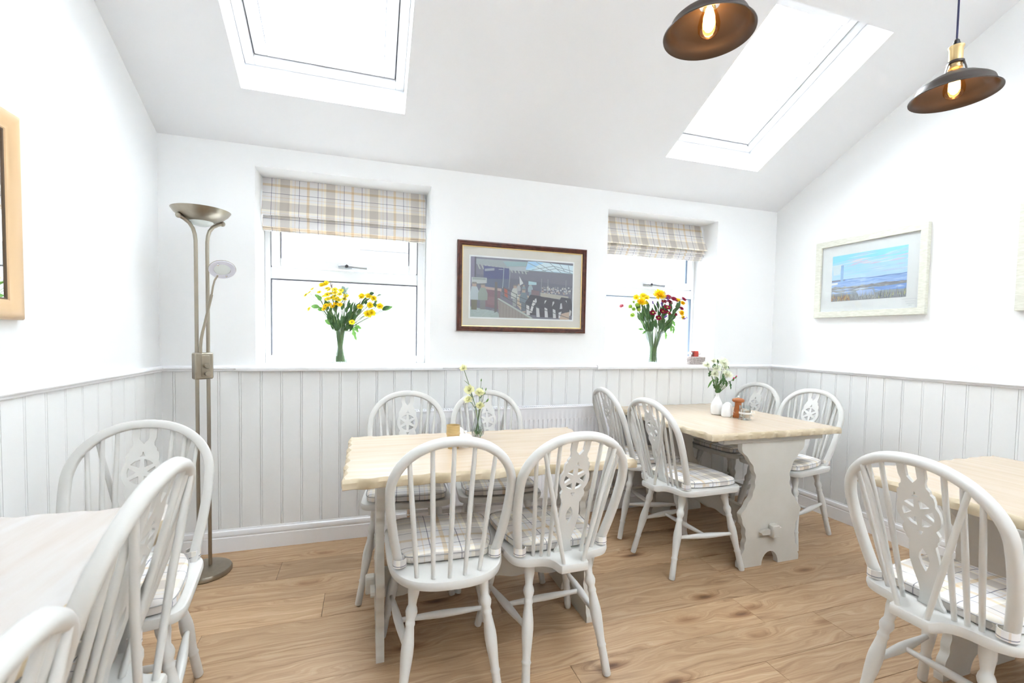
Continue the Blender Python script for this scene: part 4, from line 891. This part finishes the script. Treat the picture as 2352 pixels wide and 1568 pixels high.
def spray(label, group, base, mouth, neck, heads, kind, petal, r, eye=None, leaves=None, cat='flower', name='flower_stem', sr=.0021, seed=1, stemmat=None):
    # base: vase bottom (world); mouth: height of vase mouth; neck: radius of the bunch there; heads: (dx, dz, dy[, r]) from base in view plane
    g = random.Random(seed); t = thing(name, label, cat, base, 0, group); foot_r = FOOT.get(base, neck)
    P = [VR*h[0]+VF*h[2]+Vector((0,0,h[1])) for h in heads]; c = sum(P, Vector())/len(P)
    side = Vector((c.x, c.y, 0)); side = side.normalized() if side.length > 1e-4 else Vector((1,0,0))
    foot = -side*foot_r*.75+Vector(((g.random()-.5)*foot_r, (g.random()-.5)*foot_r, .012+g.random()*.01)); mo = side*min(neck*.8, c.xy.length*.5)+Vector(((g.random()-.5)*neck*.6, (g.random()-.5)*neck*.6, mouth))
    br = mo+(c-mo)*.55
    if len(P) > 1:
        stemtube(t, [foot, Vector((foot.x*.25+mo.x*.25, foot.y*.25+mo.y*.25, mouth*.52)), mo, br], sr*1.2, stemmat)
        for p in P: stemtube(t, [br, (br+p)/2+Vector((0,0,.006)), p], sr*.6, stemmat)
    else: stemtube(t, [foot, Vector((foot.x*.25+mo.x*.25, foot.y*.25+mo.y*.25, mouth*.52)), mo, mo+(c-mo)*.5+Vector((0,0,.008)), P[0]], sr, stemmat)
    for k, (h, p) in enumerate(zip(heads, P)):
        rr = h[3] if len(h) > 3 else r*(.9+g.random()*.2)
        d = (p-br).normalized() if len(P) > 1 else (p-mo).normalized()
        fc = d*.55+VF*(.75 if kind in ('daisy','full','frilled') else .1)+Vector(((g.random()-.5)*.4, (g.random()-.5)*.4, .35))
        flower(t, kind, petal, eye, p, rr, fc, k+seed)
    for lf in (leaves or []):
        dx, dz, dy, ax, az, L, w, mt, kd = lf
        p = VR*dx+VF*dy+Vector((0,0,dz)); leaf(t, p, VR*ax+Vector((0,0,az))+VF*(g.random()*.5), L, w, mt, kd, .25, (g.random()-.5)*.8)
        # petiole back to the stem
        q = mo+(c-mo)*max(0, min(1, (dz-mouth)/max(.02, c.z-mouth)))*.8
        if (p-q).length > .01: stemtube(t, [q, (p+q)/2, p], sr*.5, stemmat)
    return t
def vase(label, loc, prof, wall, mt, water=None, name='vase', n=40):
    t = thing(name, label, 'vase', loc)
    inn = [(max(.0008, r-wall), max(h, .006)) for r, h in prof[::-1]]
    MB().lathe([(.001,0)]+prof+inn, n, caps=False).obj('body', mt, t)
    return t
# vase 1 (left sill)
B1 = (.828,.112,1.0505); h1 = lambda x, y: ((x-763)/6.82/371, (1490-y)/6.82/371)
vase('tall waisted clear glass vase on the left window sill', B1, [(.036,0),(.0395,.008),(.040,.03),(.036,.065),(.0235,.105),(.0225,.115),(.026,.135),(.031,.165),(.0355,.195),(.038,.204)], .0022, M_glass)
FOOT[B1] = .028; G1 = 'yellow flowers in the left window vase'
def hs1(L, dy=.02, jitter=.03, seed=0):
    g = random.Random(seed); return [(*h1(x, y), dy+(g.random()-.5)*jitter) for x, y in L]
spray('dome of small yellow daisy heads at the middle of the left window bouquet', G1, B1, .2, .02, hs1([(570,320),(640,345),(720,345),(790,350),(590,420),(650,400),(720,390),(800,410),(860,430),(560,480),(620,490),(700,440),(740,480),(830,480),(770,500),(670,470)], .03, .05, 1), 'daisy', M_yel, .0200, M_eye, seed=1)
spray('lower sprig of yellow daisies under the dome in the left window bouquet', G1, B1, .2, .02, hs1([(600,595),(580,640),(690,600),(740,560),(815,575),(655,580)], .055, .02, 2), 'daisy', M_yelo, .0185, M_eye, seed=2)
spray('faded yellow sprig at the far left of the left window bouquet', G1, B1, .2, .02, hs1([(270,380),(330,330),(430,375),(235,425),(285,640),(490,430)], .0, .05, 3), 'daisy', M_yel, .0170, M_eye, seed=3)
spray('flat-topped yellow flower at the upper left of the left window bouquet', G1, B1, .2, .02, hs1([(470,268),(530,245)], .0, .03, 4), 'full', M_yel, .0220, None, seed=4)
spray('yellow flowers leaning right in the left window bouquet', G1, B1, .2, .02, hs1([(1120,440),(1230,435),(1310,468),(1260,575),(1100,600),(1410,590)], .02, .05, 5), 'full', M_yel, .0220, None, seed=5)
spray('pair of yellow flowers at the lower right of the left window bouquet', G1, B1, .2, .02, hs1([(1228,712),(1288,690)], .04, .02, 6), 'full', M_yel, .0250, None, seed=6)
spray('single yellow daisy low at the right, just above the rim of the left window vase', G1, B1, .2, .02, hs1([(998,838)], .06, .0, 7), 'daisy', M_yel, .0200, M_eye, seed=7)
def fol(label, base, mouth, neck, lv, mt, kd, conv, seed, name='foliage_stem', group=None):
    g = random.Random(seed); t = thing(name, label, 'foliage', base, 0, group)
    for (x0, y0, x1, y1, w) in lv:
        a, b = conv(x0, y0), conv(x1, y1); dy = (g.random()-.2)*.06
        p = VR*a[0]+VF*dy+Vector((0,0,a[1])); d = VR*(b[0]-a[0])+Vector((0,0,b[1]-a[1])); L = d.length
        leaf(t, p, d, round(L, 3), w, mt, kd, .15, (g.random()-.5)*.9)
        s = Vector((p.x, p.y, 0)); m0 = (s.normalized()*min(neck, s.length) if s.length > 1e-5 else Vector())+Vector((0,0,mouth))
        fr = FOOT.get(base, neck); f0 = Vector(((g.random()-.5)*fr*1.9, (g.random()-.5)*fr*1.9, .012+g.random()*.02))
        stemtube(t, [f0, Vector((m0.x*.35+f0.x*.2, m0.y*.35+f0.y*.2, mouth*.53)), m0, (m0+p)/2+Vector((0,0,.004)), p], .0017)
    return t
fol('broad glossy green leaves at the left of the left window bouquet', B1, .2, .02, [(440,470,365,405,.012),(470,510,440,430,.014),(480,620,345,590,.015),(540,650,440,640,.013),(560,600,570,520,.014),(650,850,580,740,.019),(640,880,520,800,.013)], M_leaf, 'oval', h1, 1)
fol('broad leaves reaching right in the left window bouquet', B1, .2, .02, [(1450,640,1560,580,.013),(1240,400,1310,380,.012),(1320,540,1350,490,.012),(1350,600,1330,520,.012),(1330,420,1390,390,.011),(1190,560,1200,500,.01)], M_leafd, 'oval', h1, 2)
fol('bright leaf at the far right tip of the left window bouquet', B1, .2, .02, [(1440,640,1565,575,.013)], M_leaf, 'oval', h1, 21)
fol('blue-grey eucalyptus sprig at the top of the left window bouquet', B1, .2, .02, [(840,350,790,275,.012),(850,340,880,290,.013),(860,390,905,350,.012),(830,400,790,330,.012),(870,400,900,400,.011)], M_leafg, 'oval', h1, 3)
rr_ = random.Random(4); dl = []
for k in range(64):
    q = rr_.random(); y = 930-q*370; x = 810+(rr_.random()-.5)*(240+q*470); dl.append((x, y+55, x+(x-800)*.14+(rr_.random()-.5)*90, y-50-rr_.random()*60, .008+rr_.random()*.006))
fol('mass of dark narrow foliage at the heart of the left window bouquet', B1, .2, .024, dl, M_leafd, 'lance', h1, 5)
dl = []
for k in range(12): x = 900+k*22; dl.append((x, 800-k*25, x+90, 640-k*22+rr_.random()*40, .0065))
fol('long green blades leaning right in the left window bouquet', B1, .2, .024, dl, M_leafd, 'lance', h1, 6)
fol('tall brown bud spike at the top of the left window bouquet', B1, .2, .02, [(640,330,600,190,.004),(650,330,630,215,.004)], mat('brown_bud', (.24,.17,.15), .6), 'lance', h1, 7)
fol('toothed leaf hanging over the rim of the left window vase', B1, .2, .03, [(960,900,1000,1120,.017),(1000,880,1090,930,.014),(1000,900,1050,980,.014)], M_leaf, 'toothed', h1, 8)
# vase 2 (right sill)
B2 = (3.085,.115,1.0505); h2 = lambda x, y: ((x-612)/6.818/298, (1430-y)/6.818/298)
vase('tapering cut-glass vase on the right window sill', B2, [(.030,0),(.033,.006),(.0335,.02),(.0335,.08),(.034,.105),(.045,.15),(.060,.20),(.074,.240),(.0755,.245)], .0025, M_glass)
FOOT[B2] = .024; G2 = 'mixed flowers in the right window vase'
def hs2(L, dy=.02, jitter=.03, seed=0): 
    g = random.Random(seed); return [(*h2(q[0], q[1]), dy+(g.random()-.5)*jitter)+tuple(q[2:]) for q in L]
spray('largest yellow bloom standing topmost in the right window bouquet', G2, B2, .24, .04, hs2([(648,375,.048)], .05, 0, 1), 'full', M_yelo, .045, None, seed=11)
spray('round yellow bloom at the left of the right window bouquet', G2, B2, .24, .04, hs2([(380,482,.036)], .05, 0, 2), 'full', M_yelo, .035, None, seed=12)
spray('flat yellow blooms edge-on behind the round yellow bloom in the right window bouquet', G2, B2, .24, .04, hs2([(340,405,.026),(440,380,.028),(500,405,.024),(492,488,.018)], -.02, .03, 3), 'full', M_yel, .026, None, seed=13)
spray('yellow blooms down the right edge of the right window bouquet', G2, B2, .24, .04, hs2([(960,445,.022),(1040,485,.024),(1020,640,.028),(1050,710,.022)], .02, .03, 4), 'full', M_yelo, .025, None, seed=14)
spray('lime green button flowers at the left of the right window bouquet', G2, B2, .24, .04, hs2([(265,490),(212,560),(265,598),(345,608),(250,690),(315,532)], .04, .03, 5), 'pompom', M_lime, .0205, None, seed=15)
spray('burgundy daisies at the upper right of the right window bouquet', G2, B2, .24, .04, hs2([(790,398),(880,425),(1045,430),(830,470),(925,430),(740,465)], .03, .03, 6), 'daisy', M_burg, .0275, M_burg, seed=16)
spray('burgundy daisies with green eyes at the centre of the right window bouquet', G2, B2, .24, .04, hs2([(705,622),(788,640),(640,722),(560,645),(770,560)], .06, .02, 7), 'daisy', M_burg, .0270, M_lime, seed=17)
spray('burgundy daisies low at the right of the right window bouquet', G2, B2, .24, .04, hs2([(920,655),(1000,570),(950,550)], .03, .03, 8), 'daisy', M_burg, .0230, M_burg, seed=18)
spray('purple sea lavender sprigs in the right window bouquet', G2, B2, .24, .04, hs2([(730,350),(735,395),(570,485),(690,505),(640,520),(760,695),(775,420),(1075,715)], .04, .03, 9), 'spike', M_purp, .0165, None, seed=19)
spray('pale pink bloom drooping alone at the far left of the right window bouquet', G2, B2, .24, .04, hs2([(92,550,.020)], .02, 0, 10), 'frilled', M_palepink, .02, None, seed=20, sr=.0010, stemmat=M_leafg)
dl = []
for k in range(66):
    q = rr_.random(); y = 930-q*400; x = 640+(rr_.random()-.5)*(300+q*400); dl.append((x, y+40, x+(x-640)*.16+(rr_.random()-.5)*70, y-65-rr_.random()*70, .010+rr_.random()*.008))
fol('dark leafy stems filling the right window bouquet', B2, .235, .055, dl, M_leafd, 'lance', h2, 9)
fol('broad dark leaves at the centre of the right window bouquet', B2, .235, .05, [(520,800,500,560,.018),(560,780,550,600,.018),(740,860,745,700,.020),(690,840,770,730,.016),(470,720,430,600,.012)], M_leafd, 'oval', h2, 10)
fol('drooping toothed leaves at the lower right of the right window bouquet', B2, .235, .065, [(860,780,880,930,.018),(900,840,910,960,.014),(800,930,815,1040,.014),(900,740,950,840,.013),(840,820,760,880,.015),(450,900,370,890,.012),(490,920,430,960,.012)], M_leaf, 'toothed', h2, 11)
dl = [(360+k*30, 700+k*22, 340+k*34, 640+k*16, .006) for k in range(8)]
fol('thin leafy stems under the lime buttons in the right window bouquet', B2, .235, .05, dl, M_leafg, 'lance', h2, 12)
# wicker tray with jars and a red box
bk = thing('wicker_basket', 'small low wicker basket on the right window sill', 'basket', (3.405,.045,1.0505)); 
for j in range(7):
    z = .004+j*.0085; f = .90+.014*j; nn = 44; P = []
    for i in range(nn):
        a = 2*pi*i/nn; cx = abs(cos(a))**.45*(1 if cos(a) > 0 else -1)*.080*f; cy = abs(sin(a))**.45*(1 if sin(a) > 0 else -1)*.050*f
        w = 1+.035*(1 if (i+j) % 2 else -1); P.append((cx*w, cy*w, z))
    MB().tube(P, .0050, 6, closed=True).obj('woven_band', M_wicker, bk)
MB().box((-.074,-.046,.0005),(.074,.046,.004)).obj('bottom', M_wicker, bk, smooth=0)
def jar(label, loc, r, h, mt, lid):
    t = thing('jar', label, 'jar', loc); MB().lathe([(r*.95,0),(r,.004),(r,h*.72),(r*.8,h*.80),(r*.8,h*.84)], 20).obj('body', mt, t); MB().lathe([(r*.86,h*.83),(r*.88,h*.84),(r*.88,h),(r*.8,h+.002)], 20).obj('lid', lid, t)
jar('small clear jar with a silver lid at the left in the wicker basket', (3.362,.035,1.0552), .020, .088, M_glass, M_chrome)
jar('small white jar at the right in the wicker basket', (3.449,.045,1.0552), .021, .086, M_china, M_paper)
rb = thing('tea_box', 'red card box standing in the wicker basket', 'box', (3.405,.032,1.0552)); MB().rbox((-.0235,-.012,0),(.0235,.012,.098), .0015).obj('carton', M_red, rb); MB().box((-.0245,-.0132,0),(-.0165,.0130,.0985)).obj('dark_edge', mat('dark_red', (.25,.03,.025), .5), rb, smooth=0)
# ------------------------------------------------------------------ middle table
HT = .7455
B3 = (1.508,-.720,HT); h3 = lambda x, y: ((x-836)/7.127/458, (1300-y)/7.127/462)
vase('small clear bud vase with pale carnations on the middle table', B3, [(.022,0),(.028,.004),(.0315,.014),(.0322,.025),(.029,.045),(.0225,.066),(.0172,.088),(.0168,.098),(.0185,.112),(.0245,.128),(.0275,.134)], .0018, M_glass)
G3 = 'carnations in the bud vase'
for k, (x, y, r, la) in enumerate(((598,205,.0195,'tallest cream carnation, leaning left out of the bud vase'), (700,560,.0275,'largest cream carnation at the upper left of the bud vase bunch'), (858,592,.0245,'cream carnation at the upper right of the bud vase bunch'), (682,718,.0225,'cream carnation at the lower left of the bud vase bunch'), (872,800,.0215,'yellowest carnation, just over the rim of the bud vase'))):
    spray(la, G3, B3, .13, .012, [(*h3(x, y), .01+.012*(k == 4), r)], 'frilled', M_creamp, r, None, seed=30+k, sr=.0016, leaves=[(*h3(x+(836-x)*.35, y+(870-y)*.4), .0, -.6 if x < 800 else .6, .8, .035, .0022, M_stem, 'lance')])
for k, (x, y, la) in enumerate(((880,392,'tallest closed green bud in the bud vase'), (893,538,'small green bud beside the upper right carnation'), (957,540,'green bud pair leaning right in the bud vase'), (985,718,'plump green bud at the far right of the bud vase'))):
    spray(la, 'green buds in the bud vase', B3, .13, .012, [(*h3(x, y), .0, .0085 if k < 3 else .0115)]+([(*h3(942,600), .0, .007)] if k == 2 else []), 'greenbud', M_leaf, .009, None, seed=40+k, sr=.0011, name='bud_stem', cat='flower')
dl = [(836+(k-6)*9, 1290-(k % 3)*25, 836+(k-6)*13+(k % 5-2)*14, 1190-(k % 4)*22, .0022) for k in range(13)]
fol('trimmed leaves under water at the foot of the bud vase', B3, .02, .012, dl, M_leafd, 'lance', h3, 13)
t = thing('tumbler', 'gold-glazed banded tumbler on the middle table', 'tumbler', (1.347,-.930,HT)); H = .100
MB().lathe([(.001,0),(.024,0),(.0255,.003),(.0275,.05),(.0280,.060),(.0305,.062),(.0305,.066),(.0295,.068),(.0295,H-.004),(.0305,H),(.0285,H),(.0275,.068),(.025,.012),(.001,.010)], 36, caps=False).obj('body', M_gold, t)
MB().lathe([(.0307,.0615),(.0312,.064),(.0307,.0665)], 36, caps=False).obj('band', M_brass, t)
t = thing('sugar_bowl', 'round white china bowl with lid beside the gold tumbler', 'bowl', (1.402,-.925,HT))
MB().lathe([(.001,0),(.020,0),(.021,.003),(.028,.014),(.0325,.030),(.0325,.040),(.030,.046),(.0295,.047),(.0305,.040),(.028,.028),(.02,.012),(.001,.008)], 32, caps=False).obj('bowl', M_china, t)
MB().lathe([(.031,.0465),(.029,.050),(.020,.056),(.008,.059),(.0055,.063),(.008,.068),(.006,.072),(.001,.073)], 32).obj('lid', M_china, t)
t = thing('salt_shaker', 'white china shaker hidden partly behind the gold tumbler', 'shaker', (1.392,-.838,HT)); MB().lathe([(.001,0),(.021,0),(.0225,.004),(.0225,.035),(.019,.058),(.011,.070),(.001,.073)], 28).obj('body', M_china, t)
for k in range(3): MB().lathe([(.0012,0),(.0012,.0012)], 6, (.005*cos(k*2.1), .005*sin(k*2.1), .0715)).obj('hole', M_dark, t)
# ------------------------------------------------------------------ corner table
HC = .7525
B4 = (3.178,-.470,HC); h4 = lambda x, y: ((x-740)/8.711/352, (1490-y)/8.711/349)
vase('white china bottle vase on the corner table', B4, [(.032,0),(.036,.003),(.0395,.02),(.0395,.055),(.034,.078),(.022,.098),(.0135,.115),(.0118,.130),(.0128,.140),(.0138,.143)], .0025, M_china)
G4 = 'white chrysanthemums in the bottle vase'
for k, (x, y, r, la) in enumerate(((800,452,.037,'largest white chrysanthemum at the top of the bottle vase bunch'), (535,510,.029,'pale green-white chrysanthemum at the far left of the bottle vase bunch'), (680,575,.031,'white chrysanthemum at the middle of the bottle vase bunch'), (890,690,.034,'white chrysanthemum at the right above the pink buds'), (645,685,.026,'greenish chrysanthemum at the lower left of the bottle vase bunch'), (890,540,.024,'small white chrysanthemum behind the largest one'), (660,430,.023,'half-open chrysanthemum at the upper left of the bottle vase bunch'))):
    spray(la, G4, B4, .138, .007, [(*h4(x, y), .02 if k in (0,2,3,4) else -.02, r)], 'full', M_whitep, r, M_lime, seed=50+k, sr=.0016)
spray('pair of bright pink buds leaning right out of the bottle vase', 'pink buds', B4, .138, .007, [(*h4(1005,775), .03, .0145),(*h4(1068,735), .02, .0120)], 'bud', M_pink, .013, M_leaf, seed=60, sr=.0016, name='bud_stem')
fol('large toothed leaf hanging down the neck of the bottle vase', B4, .14, .008, [(770,880,725,1175,.017)], M_leafd, 'toothed', h4, 14)
fol('toothed leaves clustered at the mouth of the bottle vase', B4, .14, .008, [(740,960,660,1050,.013),(760,1000,790,1060,.014),(720,1000,650,890,.014),(740,880,720,700,.011),(790,900,790,660,.014),(780,900,830,800,.011)], M_leafd, 'toothed', h4, 15)
fol('toothed leaves drooping at the right of the bottle vase bunch', B4, .14, .008, [(880,800,915,935,.012),(930,810,985,980,.010),(900,500,955,580,.008)], M_leafd, 'toothed', h4, 16)
fol('slender leaf curling down at the far left of the bottle vase', B4, .14, .008, [(600,800,510,960,.007),(610,780,640,835,.006)], M_leaf, 'lance', h4, 17)
fol('dark toothed leaves at the upper left of the bottle vase bunch', B4, .14, .008, [(590,620,560,740,.012),(650,480,600,560,.011),(670,390,700,460,.008)], M_leafd, 'toothed', h4, 18)
def shaker(label, loc):
    t = thing('shaker', label, 'shaker', loc); MB().lathe([(.001,0),(.026,0),(.0295,.004),(.0305,.012),(.0290,.040),(.0245,.066),(.018,.079),(.008,.0845),(.001,.0855)], 32).obj('body', M_china, t)
    for k in range(4): MB().lathe([(.0012,0),(.0012,.0014)], 6, (.006*cos(k*1.57), .006*sin(k*1.57), .0838)).obj('hole', M_dark, t)
shaker('white china shaker in front, beside the bottle vase', (3.172,-.558,HC)); shaker('white china shaker half hidden behind the front shaker and pepper mill', (3.224,-.515,HC))
t = thing('pepper_mill', 'reddish wooden pepper mill with mushroom top on the corner table', 'mill', (3.222,-.602,HC))
MB().lathe([(.001,0),(.027,0),(.0285,.003),(.0285,.012),(.0265,.016),(.0265,.024),(.0280,.027),(.0275,.031),(.024,.034),(.0250,.038),(.0235,.052),(.0195,.072),(.0185,.085),(.0195,.094),(.0190,.097)], 32).obj('body', M_mill, t)
MB().lathe([(.018,.0972),(.030,.0985),(.0355,.104),(.0365,.110),(.0335,.117),(.024,.122),(.010,.1245),(.001,.125)], 32).obj('head', M_mill, t)
MB().lathe([(.004,.1245),(.004,.128),(.0068,.130),(.0068,.134),(.004,.137),(.001,.1375)], 16).obj('knob', M_chrome, t)
t = thing('sachet_glass', 'glass pot of sugar sachets with a ribbon bow on the corner table', 'pot', (3.208,-.672,HC))
MB().lathe([(.001,0),(.036,0),(.038,.002),(.036,.005),(.0325,.007),(.0325,.086),(.0310,.086),(.0305,.010),(.001,.009)], 32, caps=False).obj('glass', M_glass, t)
g = random.Random(3)
for k in range(7):
    Q = Matrix.Translation((0,0,.034+g.random()*.008)) @ Matrix.Rotation(g.random()*.5-.25, 4, 'Z') @ Matrix.Rotation((g.random()-.5)*.25, 4, 'Y')
    MB().rbox((-.019,-.021+k*.006,-.022),(.019,-.018+k*.006,.024), .001, 0, Q).obj('sachet', M_paper if k % 2 else M_tanpaper, t)
m = MB(); m.lathe([(.0335,.036),(.0340,.037),(.0340,.046),(.0335,.047)], 32, caps=False)
for sg in (-1, 1): m.tube([tuple(VR*.033+VF*.008+Vector((0,0,.042))), tuple(VR*.044+VF*(.008+.012*sg)+Vector((0,0,.052))), tuple(VR*.050+VF*(.008+.016*sg)+Vector((0,0,.044))), tuple(VR*.034+VF*.008+Vector((0,0,.041))), tuple(VR*.044+VF*(.008+.014*sg)+Vector((0,0,.020)))], .0022, 5)
m.obj('ribbon', M_paper, t)
